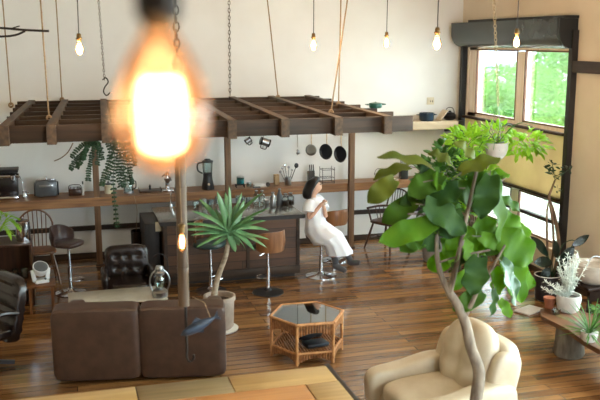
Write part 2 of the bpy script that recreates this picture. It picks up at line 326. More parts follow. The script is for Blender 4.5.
# ------------------------------------------------------------------ outside
struct(MB().box((20, 12, -.6), (26.5, 60, .1)).build('ground', M['conc'], smooth=False))
struct(MB().box((-8.5, 4, -.35), (7, 40, .1)).build('terrace', M['conc'], smooth=False))
def crown(name, label, c, d, nleaf, ls, cat='tree'):
    t = thing(name, label, cat, (c[0], c[1], -.55), 0, 'garden trees outside the window')
    MB().tube([(0, 0, 0), (.1, .05, 1.0), (0, 0, c[2] + .5)], [.12, .09, .05]).build('trunk', M['barkb'], t)
    f = MB()
    for i in range(nleaf):
        v = Vector((random.gauss(0, 1), random.gauss(0, 1), random.gauss(0, 1))).normalized() * random.uniform(.55, 1) ** .5
        p = Vector((v.x * d[0], v.y * d[1], v.z * d[2] + c[2] + .55)); k = 1 + .25 * mnoise.noise(p * 1.3); p = Vector((p.x * k, p.y * k, p.z))
        q = Vector((random.uniform(-1, 1), random.uniform(-1, 1), random.uniform(-.8, .8))).normalized() * ls * random.uniform(.6, 1.3)
        f.leaf(p, p + q, (random.uniform(-1, 1), random.uniform(-1, 1), 1), q.length * .55, seg=2)
    f.build('foliage', M['leafout'], t, smooth=False)
for (c, d, n) in [((10.4, 15.0, 2.0), (1.4, 1.7, 1.9), 4200), ((13.0, 18.3, 2.2), (1.5, 1.7, 2.0), 3800), ((9.9, 18.6, 1.15), (1.2, 1.6, 1.25), 3600), ((12.6, 22.0, 1.2), (1.5, 1.7, 1.45), 3200), ((16.4, 22.3, 2.1), (1.8, 2.0, 2.0), 3000)]:
    crown('garden_tree', 'leafy light green garden tree outside the window', c, d, n, .17)
HP = A(487, 61, 31.0); HP.z = -.55; HP.x += .6
t = thing('neighbour_house', 'pale house with blue grey roof beyond the garden trees', 'house', HP)
MB().box((0, 0, 1.4), (4.4, 3.6, 2.8)).build('wall', M['housew'], t, smooth=False)
MB().prism([(-2.6, -2.3, 2.9), (2.6, -2.3, 2.9), (2.6, 0, 3.7), (-2.6, 0, 3.7)], (0, 0, .12)).prism([(-2.6, 2.3, 2.9), (-2.6, 0, 3.7), (2.6, 0, 3.7), (2.6, 2.3, 2.9)], (0, 0, .12)).build('roof', M['roof'], t, smooth=False)
MB().box((-1, -2.0, 1.7), (1.4, .06, 1.0)).build('window', M['grey'], t, smooth=False)
# ------------------------------------------------------------------ long counter, posts, upper shelf
CT = 1.045
tag(MB().prism([(-4.4, 12.14, CT - .13), (6.3, 12.62, CT - .13), (6.3, 12.93, CT - .13), (-4.4, 12.93, CT - .13)], (0, 0, .13)).build('wall_counter', M['shelf']), 'long thick brown wooden counter running along the back wall', 'counter')
for X, lab in ((A(97, 200, 12.44).x, 'brown square post behind the trailing plant, left of the near bamboo pole'), (A(227.5, 150, 12.44).x, 'brown square post between the blender and the blue jar'), (A(351, 200, 12.44).x, 'brown square post just right of the hanging black pans')):
    t = thing('wooden_post', lab, 'post', (X, 12.44, 0), 0, 'posts along the back counter')
    MB().box((0, 0, 1.12), (.088, .088, 2.24), bev=.006).build('shaft', M['post'], t)
    MB().box((0, 0, .012), (.12, .1, .024)).build('foot_plate', M['dark'], t)
t = thing('upper_shelf', 'short pale edged wall shelf on a dark bracket post in the corner', 'shelf', (0, 0, 0))
xs0, xs1 = 4.7, 6.36
MB().box(((xs0 + xs1) / 2, 12.77, 1.93), (xs1 - xs0, .34, .13), bev=.006).build('board', M['pale'], t)
MB().box((6.36, 12.62, 1.0), (.08, .09, 2.0)).build('bracket_post', M['black'], t)
MB().box((6.3, 12.75, 1.84), (.3, .06, .06)).build('bracket', M['black'], t)
def pot(name, label, cat, loc, r, h, m, handles=False, lid=None, group=None):
    t = thing(name, label, cat, loc, 0, group)
    MB().lathe([(r * .82, 0), (r * .95, h * .12), (r, h * .5), (r, h), (r * .93, h), (r * .9, h * .2), (0.001, h * .15)], cap=True).build('body', m, t)
    if lid: MB().lathe([(r * 1.02, h), (r, h * 1.06), (r * .5, h * 1.18), (r * .12, h * 1.2), (r * .14, h * 1.32), (.001, h * 1.33)]).build('lid', lid, t)
    if handles:
        for s in (-1, 1): MB().tube([(s * r * .98, -.04, h * .75), (s * (r + .04), -.03, h * .78), (s * (r + .04), .03, h * .78), (s * r * .98, .04, h * .75)], .008).build('handle', m, t)
    return t
p = A(426.5, 121, 12.75); pot('cooking_pot', 'dark blue enamel pot on the corner shelf', 'pot', (p.x, 12.75, 1.995), .125, .135, M['blue'], True)
t = thing('cutting_board', 'pale wooden board leaning by the blue pot on the corner shelf', 'cutting board', (A(442, 121, 12.7).x, 12.72, 1.995))
MB().box((0, 0, .09), (.02, .2, .22), rotm(y=38), bev=.006).build('board', M['pale'], t)
t = thing('iron_kettle', 'black round kettle behind the board at the corner shelf end', 'kettle', (A(449.5, 121, 12.78).x, 12.78, 1.995))
MB().lathe([(.06, 0), (.1, .03), (.11, .08), (.08, .125), (.03, .135), (.015, .16), (.001, .16)]).build('body', M['iron'], t)
MB().tube(spline([(-.09, 0, .1), (-.05, 0, .2), (.05, 0, .2), (.09, 0, .1)]), .006).build('handle', M['iron'], t)
p = A(430.5, 101, 12.94)
t = thing('wall_outlet', 'ivory wall outlet plate above the corner shelf', 'outlet', (p.x, 12.945, p.z))
MB().box((0, 0, 0), (.13, .012, .12), bev=.004).build('plate', M['ivory'], t)
for s in (0, .035): MB().box((s, -.008, -.005), (.012, .006, .028)).build('socket_hole', M['blk'], t)
# ------------------------------------------------------------------ hanging lattice
ZP = 2.46
t = thing('hanging_lattice', 'dark wooden lattice of boards hung by ropes over the kitchen bar', 'lattice', (0, 0, 0))
BY = [12.62, 12.0, 11.4, 10.73, 10.1, 9.55, 8.95]
for i, y in enumerate(BY):
    hgt = .178 if i == 6 else .16
    MB().box(((-.62 + 3.9) / 2, y, ZP - .01 - hgt / 2), (4.52, .05, hgt), bev=.004).build('cross_board', M['dark'], t)
def topx(px, py): return G(px, py, ZP).x
for px, py in ((2, 128), (50.5, 128), (107.5, 127), (168, 125), (238, 123), (291, 121), (342, 118.5), (391, 117)):
    x0 = topx(px, py); y0, y1 = 8.82, 12.66
    x1 = x0 + (y1 - y0) * .043
    b = MB(); w = .046
    b.prism([(x0 - w, y0, ZP - .2), (x0 + w, y0, ZP - .2), (x0 + w, y0, ZP + .005), (x0 - w, y0, ZP + .005)], (x1 - x0, y1 - y0, 0))
    b.build('rafter', M['darkY'], t, smooth=False)
def rope(lab, px, py, pxt, z=ZP, n='hanging_rope', yoff=0):
    p = G(px, py, z); q = A(pxt, 0, p.y); d = (q - p); e = p + d * ((ZC - p.z) / d.z)
    t = thing(n, lab, 'rope', p, 0, 'ropes holding the lattice')
    e = e - p
    MB().tube([(0, 0, 0), e * .5 + Vector((.006, 0, 0)), e], .009, 6).build('cord', M['rope'], t)
    MB().torus((0, 0, .0), .026, .012, rotm(x=90, z=20)).torus((0, 0, -.005), .024, .012, rotm(x=80, z=-30)).build('knot', M['rope'], t)
rope('tan rope at the far left edge, first of the four at left', 11, 105, 2)
rope('tan rope left of centre of the left group, knotted on the second beam front', 49, 118, 39.8)
rope('tan rope just left of the small bulb, knotted at the lattice back', 62, 99.5, 55.5)
rope('single tan rope right of the long chain, slanting to the lattice back', 278, 97, 267)
rope('slanting rope of the crossing pair, leaning right at its top', 331, 112, 347)
rope('upright rope of the crossing pair', 338.5, 104, 340.5)
def chain(m, p0, p1, link=.05, r=.014, w=.0035):
    p0, p1 = Vector(p0), Vector(p1); d = p1 - p0; n = max(2, int(d.length / (link * .78))); b = MB(); q = d.to_track_quat('Z', 'Y').to_matrix()
    for i in range(n):
        c = p0 + d * ((i + .5) / n); rot = q @ rotm(z=90 * (i % 2)); pts = []
        hl = link / 2
        for k in range(9):
            a = 6.28318 * k / 8; pts.append(c + rot @ Vector((r * math.cos(a), 0, hl * math.sin(a))))
        b.tube(pts, w, 4, False)
    return b
def hchain(lab, px, py, pxt, y=None, z=ZP, m='iron_c', link=.07, r=.018, w=.0045, ztop=ZC):
    p = G(px, py, z) if y is None else A(px, py, y); q = A(pxt, 0, p.y); d = q - p; e = p + d * ((ztop - p.z) / d.z)
    return tag(chain(None, (0, 0, 0), e - p, link, r, w).build('hanging_chain', M[m], loc=p), lab, 'chain')
hchain('thin dark chain dropping to the lattice left of the single rope', 230, 95.5, 229)
# chain with hook over the left plant
p = G(104.5, 96, ZP); q = A(101.5, 0, p.y) - A(104.5, 80, p.y)
t = thing('hook_chain', 'dark chain ending in an S hook above the trailing plant', 'chain', A(104.5, 80, 12.3))
MB_ = chain(None, (0, 0, 0), (-.06, 0, 2.0), .05, .014, .004); MB_.build('chain', M['iron_c'], t)
MB().tube(spline([(-.03, 0, .0), (.02, 0, .03), (.05, 0, -.03), (0, 0, -.1), (-.02, 0, -.17), (.02, 0, -.22), (.07, 0, -.18)]), .009, 6).build('hook', M['iron'], t)
# pot on the lattice
p = G(375.5, 107, ZP + .0); pot('green_casserole', 'small green lidded pot standing on the lattice right end', 'pot', (p.x, p.y, ZP - .012), .085, .06, M['tealpaint'], True, M['tealpaint'])
# bare branch hung high on the left
p = A(20, 31, 9.0)
t = tag(MB().tube(spline([(-.6, 0, .04), (-.2, 0, .03), (.05, .02, .01), (.28, 0, 0)]), [.012] * 16, 6).tube(spline([(-.5, 0, -.06), (-.1, 0, -.05), (.05, 0, .0)]), .011, 6).tube([(-.1, 0, .02), (.0, 0, .05)], .006, 5).build('bare_branch', M['iron'], loc=p), 'thin dark bare branch hung high at the left edge', 'branch')
# ------------------------------------------------------------------ pendant bulbs
def pendant(lab, p, s=1.0, group='small pendant bulbs', power=23, dia=.039):
    t = thing('pendant_lamp', lab, 'lamp', p, 0, group)
    MB().tube([(0, 0, .09 * s), (.004, 0, .8), (0, 0, ZC - p[2])], .005, 6).build('cord', M['blk'], t)
    MB().lathe([(.008, .115), (.018, .11), (.022, .095), (.022, .075), (.03, .07), (.03, .062), (.021, .058), (.021, .045), (.015, .04)], n=16).build('socket', M['brass'], t)
    g = MB().lathe([(.014, .045), (.017, .03), (.028, .005), (dia, -.03), (dia, -.05), (.024, -.075), (.008, -.086), (.001, -.087)], n=20).build('glass_bulb', M['bulbg'], t)
    f = MB()
    for k in range(6):
        a = k * 1.0472; f.tube([(.006 * math.cos(a), .006 * math.sin(a), .02), (.02 * math.cos(a), .02 * math.sin(a), -.02), (.014 * math.cos(a + .4), .014 * math.sin(a + .4), -.06)], .0028, 5)
    f.build('filament', FIL, t)
    l = bpy.data.lights.new('lamp_light', 'POINT'); l.energy = power; l.color = (1, .8, .56); l.shadow_soft_size = .05
    lo = bpy.data.objects.new('lamp_light', l); col.objects.link(lo); lo.parent = t; lo.location = (0, 0, -.04)
    return t
def atp(px, py, Y): return A(px, py, Y) + Vector((0, 0, .03))
pendant('small lit bulb hanging at upper left beside the chain with a hook', atp(79.5, 49, 8.2))
pendant('small lit bulb between the single rope and the crossing ropes', atp(313.5, 45.5, 9.6))
pendant('small lit bulb right of the crossing ropes, farthest and faintest', atp(386.5, 43, 10.4))
pendant('lit bulb hanging just left of the dark blind box, largest of the right row', atp(437, 43.5, 7.0))
pendant('lit bulb hanging in front of the dark blind box', atp(516.5, 42, 8.2))
# near big bulb
pb = A(161, 96, .74)
t = thing('large_pendant_bulb', 'large glowing clear bulb hanging close up, strongly out of focus', 'lamp', pb)
t.scale = (1.03, 1.03, 1.03)
s = MB().lathe([(.012, .068), (.0145, .052), (.026, .034), (.036, .01), (.0405, -.014), (.039, -.034), (.03, -.052), (.014, -.063), (.001, -.066)], n=32)
s.build('glass_bulb', M['bulbamb'], t)
f = MB()
for k in range(12):
    a = k * .5236; f.tube([(.0125 * math.cos(a), .0125 * math.sin(a), .013), (.0145 * math.cos(a + .1), .0145 * math.sin(a + .1), -.01), (.0135 * math.cos(a + .2), .0135 * math.sin(a + .2), -.043)], .003, 5)
f.tube([(0, 0, .013), (0, 0, -.045)], .008, 8)
f.build('filament', FILB, t)
MB().lathe([(.0135, .055), (.014, .072), (.0, .074)], n=20).build('screw_cap', M['brass'], t)
MB().lathe([(.0155, .062), (.019, .066), (.0205, .1), (.018, .112), (.01, .118), (.001, .12)], n=20).build('socket', M['iron'], t)
MB().tube([(0, 0, .115), (-.012, 0, .3), (0, 0, ZC - pb.z)], .0045, 6).build('cord', M['rope'], t)
l = bpy.data.lights.new('lamp_light', 'POINT'); l.energy = 2; l.color = (1, .72, .42); l.shadow_soft_size = .03
lo = bpy.data.objects.new('lamp_light', l); col.objects.link(lo); lo.parent = t; lo.location = (0, 0, -.02)
# bulb in front of the bamboo pole
pb = A(182, 240, 5.25)
t = thing('amber_pendant_bulb', 'glowing amber bulb with brass cap in front of the bamboo pole', 'lamp', pb)
MB().lathe([(.012, .05), (.016, .035), (.026, .01), (.03, -.02), (.026, -.05), (.012, -.075), (.001, -.082)], n=20).build('glass_bulb', M['bulbamb'], t)
f = MB()
for k in range(6):
    a = k * 1.0472; f.tube([(.008 * math.cos(a), .008 * math.sin(a), .03), (.014 * math.cos(a), .014 * math.sin(a), -.01), (.009 * math.cos(a), .009 * math.sin(a), -.055)], .0034, 5)
f.build('filament', CORE, t)
MB().lathe([(.014, .045), (.02, .05), (.02, .085), (.024, .09), (.024, .1), (.012, .11), (.001, .11)], n=16).build('socket', M['brass'], t)
MB().tube([(0, 0, .11), (-.01, 0, .8), (0, 0, ZC - pb.z)], .003, 6).build('cord', M['rope'], t)
# bamboo hearth hook with fish
pt_ = A(184, 306, 5.75)
t = thing('bamboo_hearth_hook', 'bamboo tube hanging on a chain with an iron rod below', 'hearth hook', (pt_.x, pt_.y, 0))
zt = A(184, 62, 5.75).z; zb = pt_.z
prof_ = []
zz = zb; rr = .041
prof_.append((.001, zb)); 
nodes = 6
for i in range(nodes):
    z0 = zb + (zt - zb) * i / nodes; z1 = zb + (zt - zb) * (i + 1) / nodes
    prof_ += [(rr, z0 + .004), (rr * .97, z0 + .03), (rr * .97, z1 - .03), (rr * 1.06, z1 - .006), (rr * .98, z1)]
prof_.append((.001, zt))
MB().lathe(prof_, n=18).build('bamboo_tube', M['bamboo'], t)
chain(None, (0, 0, zt - .01), (0, 0, ZC), .07, .02, .006).build('chain', M['iron'], t)
zr = A(186, 358, 5.75).z
MB().tube([(.01, 0, zb + .02), (.012, 0, zr + .05)], .011, 8).tube(spline([(.012, 0, zr + .06), (.012, 0, zr), (.03, 0, zr - .03), (.06, 0, zr - .01), (.06, 0, zr + .02)]), .009, 6).build('iron_rod', M['iron'], t)
pf = A(199, 323.5, 5.7)
fr = rotm(y=-24)
t2 = thing('fish_crossbar', 'blue wooden fish lever held on the iron rod under the bamboo tube', 'fish ornament', (pf.x, 5.66, pf.z))
def ell(x, ry, rz): return [fr @ Vector((x, ry * math.cos(6.2832 * k / 12), rz * math.sin(6.2832 * k / 12))) for k in range(12)]
MB().loft([ell(-.15, .004, .005), ell(-.13, .014, .02), ell(-.09, .022, .034), ell(-.02, .026, .042), ell(.05, .018, .03), ell(.1, .009, .014), ell(.115, .006, .01)]).build('body', M['fish'], t2)
MB().prism([fr @ Vector(v) for v in ((.105, -.004, 0), (.155, -.004, .04), (.145, -.004, 0), (.155, -.004, -.035))], (0, .008, 0)).build('tail_fin', M['fish'], t2)
MB().prism([fr @ Vector(v) for v in ((-.06, -.004, .03), (.0, -.004, .07), (.03, -.004, .03))], (0, .008, 0)).prism([fr @ Vector(v) for v in ((-.05, -.004, -.03), (.0, -.004, -.06), (.02, -.004, -.03))], (0, .008, 0)).build('fin', M['fish'], t2)
MB().tube([fr @ Vector((.09, 0, .01)), Vector((.04, .02, .16)), Vector((-.04, .05, .2))], .003, 5).build('cord', M['rope'], t2)
# ------------------------------------------------------------------ kitchen bar
BX0, BX1, BF, BBk = 1.22, 3.13, 11.03, 12.02
t = thing('kitchen_bar', 'plank clad kitchen bar with grey reflective worktop', 'bar counter', (0, 0, 0))
MB().box(((BX0 + BX1) / 2, (BF + BBk) / 2, .46), (BX1 - BX0, BBk - BF, .80)).build('cladding', M['bar'], t, smooth=False)
MB().box(((BX0 + BX1) / 2, (BF + BBk) / 2 + .03, .03), (BX1 - BX0 - .1, BBk - BF - .1, .06)).build('plinth', M['black'], t, smooth=False)
MB().box(((BX0 + BX1) / 2, BF - .012, .12), (BX1 - BX0, .024, .12), bev=.004).build('kick_board', M['dark'], t)
for x in (2.38, BX1 - .03, BX0 + .03): MB().box((x, BF - .006, .52), (.04, .02, .68)).build('batten', M['dark'], t)
MB().box(((BX0 + BX1) / 2, (BF + BBk) / 2 - .03, .895), (BX1 - BX0 + .1, BBk - BF + .08, .05), bev=.008).build('worktop', M['slab'], t)
MB().box(((BX0 + BX1) / 2, BF - .075, .893), (BX1 - BX0 + .1, .012, .056)).build('worktop_edge', M['black'], t)
BT = .921
# dark cabinet left of the bar + stockpot and note
tag(MB().box((1.09, 11.6, .43), (.2, .8, .86), bev=.01).build('dark_cabinet', M['black']), 'dark low cabinet at the left end of the bar', 'cabinet')
p = A(159, 228, 11.1)
tag(MB().box((p.x, 11.185, p.z), (.08, .012, .13)).build('switch_plate', M['ivory']), 'ivory plate on the dark cabinet left of the bar', 'switch plate')
p = A(139, 247, 11.2)
pot('stockpot', 'tall dark stockpot behind the tufted leather chair', 'pot', (A(139, 247, 11.9).x, 11.9, .0), .11, .62, M['brownd'])
# items on the bar
def bottle(lab, px, py, r, h, m, capm=None, name='glass_bottle', cat='bottle', group='bottles on the bar', liquid=None):
    h *= 1.12
    p = G(px, py, BT); t = thing(name, lab, cat, p, 0, group)
    MB().lathe([(r * .9, 0), (r, .01), (r, h * .62), (r * .55, h * .78), (r * .4, h * .84), (r * .4, h * .93)], n=16).build('body', m, t)
    MB().lathe([(r * .45, h * .92), (r * .55, h * .93), (r * .6, h * .97), (r * .3, h), (.001, h)], n=12).build('stopper', capm or M['steel'], t)
    if liquid: MB().lathe([(r * .85, .01), (r * .9, .02), (r * .9, h * .4), (.001, h * .41)], n=12).build('contents', liquid, t)
    return t
bottle('clear jar with steel lid, first of the pair left on the bar', 256.5, 205, .045, .2, M['clear'])
bottle('clear jar with steel lid, second of the pair left on the bar', 262, 205, .045, .2, M['clear'])
bottle('steel topped tall canister in the middle of the bar row', 273, 207, .045, .2, M['steel'])
bottle('tall dark glass bottle with steel ball stopper', 279.5, 206, .042, .235, M['grey'])
bottle('squat clear jar half full of coffee, left of the pair', 285.5, 206, .055, .17, M['clear'], liquid=M['coffee'])
bottle('squat clear jar half full of coffee, right of the pair', 290.5, 205, .055, .17, M['clear'], liquid=M['coffee'])
p = G(267, 203, BT)
t = thing('white_bowl', 'small white bowl between the jars and canister on the bar', 'bowl', p)
MB().lathe([(.03, 0), (.05, .02), (.07, .05), (.066, .05), (.03, .01)], n=16).build('body', M['white'], t)
for i, (px, h) in enumerate(((243, .12), (248, .10), (238, .13))):
    t = thing('drinking_glass', ['clear glass upturned beside the dracaena leaves', 'short clear glass next to the clear jars', 'tall clear glass seen through the dracaena leaves'][i], 'glass', G(px, 204, BT), 0, 'glasses on the bar')
    MB().lathe([(.03, 0), (.036, h), (.032, h), (.027, .008)], n=14).build('body', M['clear'], t)
# glass dispenser at left end
p = G(188, 212, BT)
for i, px in enumerate((196, 204, 211, 218)):
    t = thing('mixing_glass', ['clear glass just right of the bamboo pole on the bar', 'clear glass second from the bamboo pole on the bar', 'clear glass third from the bamboo pole on the bar', 'clear glass nearest the dracaena crown on the bar'][i], 'glass', G(px, 208 - i, BT), 0, 'glasses on the bar')
    h = .1 + .03 * (i % 2); MB().lathe([(.03, 0), (.045, h * .6), (.04, h), (.037, h), (.04, h * .6), (.026, .008)], n=14).build('body', M['clear'], t)
t = thing('tap', 'curved steel tap at the left end of the bar', 'tap', G(171, 206, BT))
MB().tube(spline([(0, 0, 0), (0, 0, .14), (.02, 0, .2), (.09, 0, .2), (.1, 0, .16)]), .01, 8).build('spout', M['chrome'], t)
MB().lathe([(.025, 0), (.022, .03), (.001, .03)]).build('base', M['chrome'], t)
# ------------------------------------------------------------------ things on the back counter
def on_counter(px, Y=12.68): q = A(px, 190, Y); return Vector((q.x, Y, CT))
# espresso machine
t = thing('espresso_machine', 'chrome and black lever espresso machine at the left edge of the counter', 'espresso machine', on_counter(6, 12.66))
MB().box((0, .04, .2), (.34, .22, .4), bev=.02).build('body', M['brownd'], t)
MB().box((0, -.02, .42), (.38, .3, .05), bev=.01).build('cup_tray', M['iron'], t)
MB().tube([(-.18, -.09, .34), (.2, -.09, .34)], .035, 14).build('boiler', M['chrome'], t)
MB().lathe([(.045, .0), (.05, .06), (.035, .08), (.001, .08)], (.12, -.1, .29)).build('group_head', M['chrome'], t)
MB().tube([(.12, -.12, .3), (.12, -.24, .28)], .014).build('portafilter', M['blk'], t)
MB().box((0, -.08, .03), (.36, .2, .05), bev=.01).build('drip_tray', M['chrome'], t)
MB().tube(spline([(.2, -.1, .34), (.24, -.12, .25), (.24, -.12, .12)]), .007).build('steam_wand', M['chrome'], t)
t = thing('milk_jug', 'small steel milk jug beside the espresso machine', 'jug', on_counter(24.5, 12.58))
MB().lathe([(.035, 0), (.038, .05), (.028, .09), (.032, .11), (.028, .11), (.025, .09), (.033, .01)], n=18).build('body', M['chrome'], t)
MB().tube(spline([(.03, 0, .09), (.06, 0, .08), (.055, 0, .03), (.035, 0, .02)]), .005).build('handle', M['chrome'], t)
# toaster
t = thing('toaster', 'grey vintage toaster with rounded top on the counter', 'toaster', on_counter(46.5, 12.66))
MB().box((0, 0, .13), (.31, .18, .24), bev=.03).build('body', M['toaster'], t)
MB().box((0, -.01, .257), (.25, .1, .012), bev=.004).build('top_plate', M['chrome'], t)
for s in (-1, 1): MB().box((s * .165, 0, .12), (.02, .12, .2), bev=.006).build('side_cap', M['blk'], t)
MB().tube([(0, -.02, .26), (0, -.02, .3)], .014).build('knob', M['chrome'], t)
MB().box((0, -.094, .17), (.2, .006, .03), bev=.002).build('trim_band', M['steel'], t)
# wooden spice box
t = thing('basket_of_tins', 'small brown basket holding jars between toaster and post', 'basket', on_counter(75, 12.66))
MB().box((0, 0, .05), (.19, .14, .1), bev=.012).build('body', M['chair_d'], t)
MB().tube(spline([(-.09, 0, .09), (-.07, 0, .15), (.07, 0, .15), (.09, 0, .09)]), .006).build('handle', M['iron'], t)
for x in (-.05, .0, .05): MB().lathe([(.022, .08), (.022, .13), (.001, .135)], (x, -.02, 0), n=10).build('tin', M['steel'], t)
t = thing('oil_bottle', 'slim white bottle with dark cap right of the brown basket', 'bottle', on_counter(83, 12.62))
MB().lathe([(.017, 0), (.018, .12), (.009, .15), (.009, .17)], n=12).build('body', M['white'], t); MB().lathe([(.011, .165), (.011, .21), (.001, .21)], n=10).build('cap', M['blk'], t)
t = thing('ceramic_jar', 'cream ceramic jar with dark lid right of the left post', 'jar', on_counter(108.5, 12.66))
MB().lathe([(.055, 0), (.06, .02), (.058, .12), (.045, .135), (.001, .135)]).build('body', M['ivory'], t); MB().lathe([(.048, .135), (.048, .155), (.015, .165), (.015, .185), (.001, .187)]).build('lid', M['grey'], t)
t = thing('glass_canister', 'clear tall glass canister behind the trailing plant', 'canister', on_counter(128.5, 12.62))
MB().lathe([(.07, 0), (.075, .01), (.07, .12), (.06, .2), (.056, .2), (.065, .12), (.07, .015)]).build('body', M['clear'], t)
MB().lathe([(.077, 0), (.077, .035), (.001, .035)]).build('base', M['steel'], t); MB().tube(spline([(.06, 0, .18), (.11, 0, .17), (.11, 0, .08), (.075, 0, .06)]), .009).build('handle', M['blk'], t)
t = thing('wooden_tray', 'flat brown wooden tray behind the near bulb', 'tray', on_counter(150, 12.66))
MB().box((0, 0, .012), (.34, .22, .024), bev=.006).build('base', M['chair_d'], t); 
for s in (-1, 1): MB().box((s * .165, 0, .035), (.012, .22, .03)).build('rim', M['chair_d'], t)
t = thing('pepper_mill', 'small black pepper mill on the wooden tray', 'pepper mill', on_counter(150, 12.7) + Vector((0, 0, .024)))
MB().lathe([(.02, 0), (.014, .03), (.018, .05), (.012, .065), (.001, .08)], n=12).build('body', M['blk'], t)
t = thing('citrus_press', 'chrome lever citrus press left of the bamboo pole', 'press', on_counter(167.5, 12.62))
MB().box((0, 0, .015), (.17, .15, .03), bev=.01).build('base', M['chrome'], t)
MB().box((0, .03, .15), (.06, .05, .26), bev=.015).build('column', M['chrome'], t)
MB().lathe([(.02, 0), (.05, .05), (.052, .07), (.001, .07)], (0, -.02, .13)).build('bowl', M['steel'], t)
MB().lathe([(.045, 0), (.03, .05), (.01, .07), (.001, .07)], (0, -.01, .24)).build('press_cone', M['chrome'], t)
MB().tube([(-.08, -.02, .23), (0, 0, .29), (.06, 0, .16)], .011).build('lever', M['blk'], t)
t = thing('coffee_server', 'small steel jug with black handle right of the citrus press', 'jug', on_counter(177, 12.58))
MB().lathe([(.04, 0), (.042, .05), (.03, .08), (.001, .085)]).build('body', M['chrome'], t); MB().tube([(.04, 0, .06), (.08, 0, .05)], .008).build('handle', M['blk'], t)
t = thing('blender', 'black blender with clear jug between bamboo pole and middle post', 'blender', on_counter(208, 12.62))
MB().lathe([(.095, 0), (.1, .02), (.075, .16), (.07, .2), (.001, .2)], n=20).build('motor_base', M['blk'], t)
jg = MB().lathe([(.062, .2), (.072, .24), (.085, .43), (.081, .43), (.062, .24), (.05, .21)], n=20).build('jug', M['clear'], t)
MB().lathe([(.07, .2), (.073, .26), (.001, .26)], n=20).build('collar', M['blk'], t)
MB().lathe([(.088, .42), (.088, .445), (.05, .455), (.045, .475), (.001, .475)], n=20).build('lid', M['blk'], jg)
MB().tube(spline([(-.08, 0, .42), (-.15, 0, .4), (-.15, 0, .3), (-.08, 0, .25)]), .012).build('handle', M['blk'], jg)
MB().lathe([(.018, 0), (.018, .02), (.001, .022)], (0, -.085, .09), n=14, rot=rotm(x=90)).build('dial', M['ivory'], t)
def jar(lab, px, r, h, m, lid, Y=12.64, n='storage_jar', g='jars on the back counter'):
    t = thing(n, lab, 'jar', on_counter(px, Y), 0, g)
    MB().lathe([(r * .95, 0), (r, .01), (r, h * .9), (r * .85, h), (r * .8, h), (r * .9, h * .88), (r * .9, .012)], n=16).build('body', m, t); MB().lathe([(r * .9, h), (r * .9, h * 1.1), (.001, h * 1.12)], n=16).build('lid', lid, t)
t = thing('tripod_stand', 'small dark stand under the blue glass jar', 'stand', on_counter(240, 12.64))
MB().box((0, 0, .045), (.15, .1, .01)).build('top', M['iron'], t)
for s in (-1, 1):
    for u in (-1, 1): MB().box((s * .065, u * .04, .02), (.01, .01, .04)).build('leg', M['iron'], t)
o = thing('blue_glass_jar', 'turquoise glass jar right of the middle post', 'jar', on_counter(240.5, 12.64) + Vector((0, 0, .05)))
MB().lathe([(.055, 0), (.06, .01), (.06, .11), (.056, .11), (.055, .012)], n=18).build('body', M['teal'], o); MB().lathe([(.057, .012), (.057, .08), (.001, .08)], n=16).build('contents', mat('aqua_salt', (90, 190, 200), .6), o)
MB().lathe([(.062, .11), (.062, .125), (.001, .13)], n=16).build('lid', M['steel'], o)
jar('short clear glass jar with pale contents right of the turquoise jar', 249, .04, .07, M['clear'], M['steel'])
t = thing('kitchen_scale', 'small white kitchen item with dark round dial lying on the counter', 'scale', on_counter(261, 12.62))
MB().box((0, 0, .025), (.24, .12, .05), bev=.015).build('body', M['white'], t); MB().lathe([(.035, 0), (.035, .03), (.001, .03)], (.1, -.03, .03), n=16, rot=rotm(x=70)).build('dial', M['blk'], t)
t = thing('striped_cloth', 'folded grey cloth lying on the counter beside the scale', 'cloth', on_counter(249, 12.53) + Vector((.12, -.01, 0)))
MB().box((0, 0, .01), (.12, .06, .02), bev=.008).build('fold', M['grey'], t)
# paper bag, utensil jars, knives
tag(MB().box(on_counter(276.5, 12.72) + Vector((0, 0, .085)), (.08, .07, .17), rotm(z=8), bev=.01).build('paper_bag', M['paper']), 'upright brown paper bag left of the utensil jar', 'bag')
t = thing('utensil_jar', 'steel utensil jar full of ladles and whisks left of the woman', 'utensil holder', on_counter(288, 12.64))
MB().lathe([(.05, 0), (.055, .01), (.055, .13), (.05, .13), (.05, .015)], n=18).build('body', M['steel'], t)
for i, (dx, dz, hd, mm) in enumerate(((-.09, .26, .02, 'chrome'), (-.05, .3, .026, 'chrome'), (.01, .27, .02, 'steel'), (.13, .29, .035, 'blk'), (.06, .22, .016, 'chrome'), (-.12, .2, .02, 'steel'))):
    MB().tube([(dx * .2, 0, .02), (dx, -.01, dz)], .006, 6).sup((dx * 1.05, -.01, dz + .02), (hd, .012, hd * 1.2), 2, seg=4).build('utensil', M[mm], t)
t = thing('knife_block', 'dark knife block with black handles behind the womans head', 'knife block', on_counter(311, 12.72))
MB().box((0, 0, .1), (.1, .12, .2), rotm(x=-10), bev=.01).build('block', M['black'], t)
for dx in (-.03, .0, .03): MB().box((dx, -.05 + .02, .25), (.016, .02, .11), rotm(x=-12), bev=.004).build('knife_handle', M['blk'], t)
t = thing('wire_rack', 'thin black wire dish rack on the counter right of the woman', 'rack', on_counter(327, 12.68))
b = MB()
for z in (.02, .09, .22):
    b.tube([(-.1, -.08, z), (.1, -.08, z), (.1, .08, z), (-.1, .08, z), (-.1, -.08, z)], .004, 5)
for x in (-.1, .1):
    for y in (-.08, .08): b.tube([(x, y, 0), (x, y, .26)], .0045, 5)
b.build('frame', M['iron'], t)
b = MB()
for x in (-.06, -.02, .02, .06): b.tube([(x, -.08, .09), (x, .08, .09)], .003, 5)
b.build('shelf_wires', M['iron'], t)
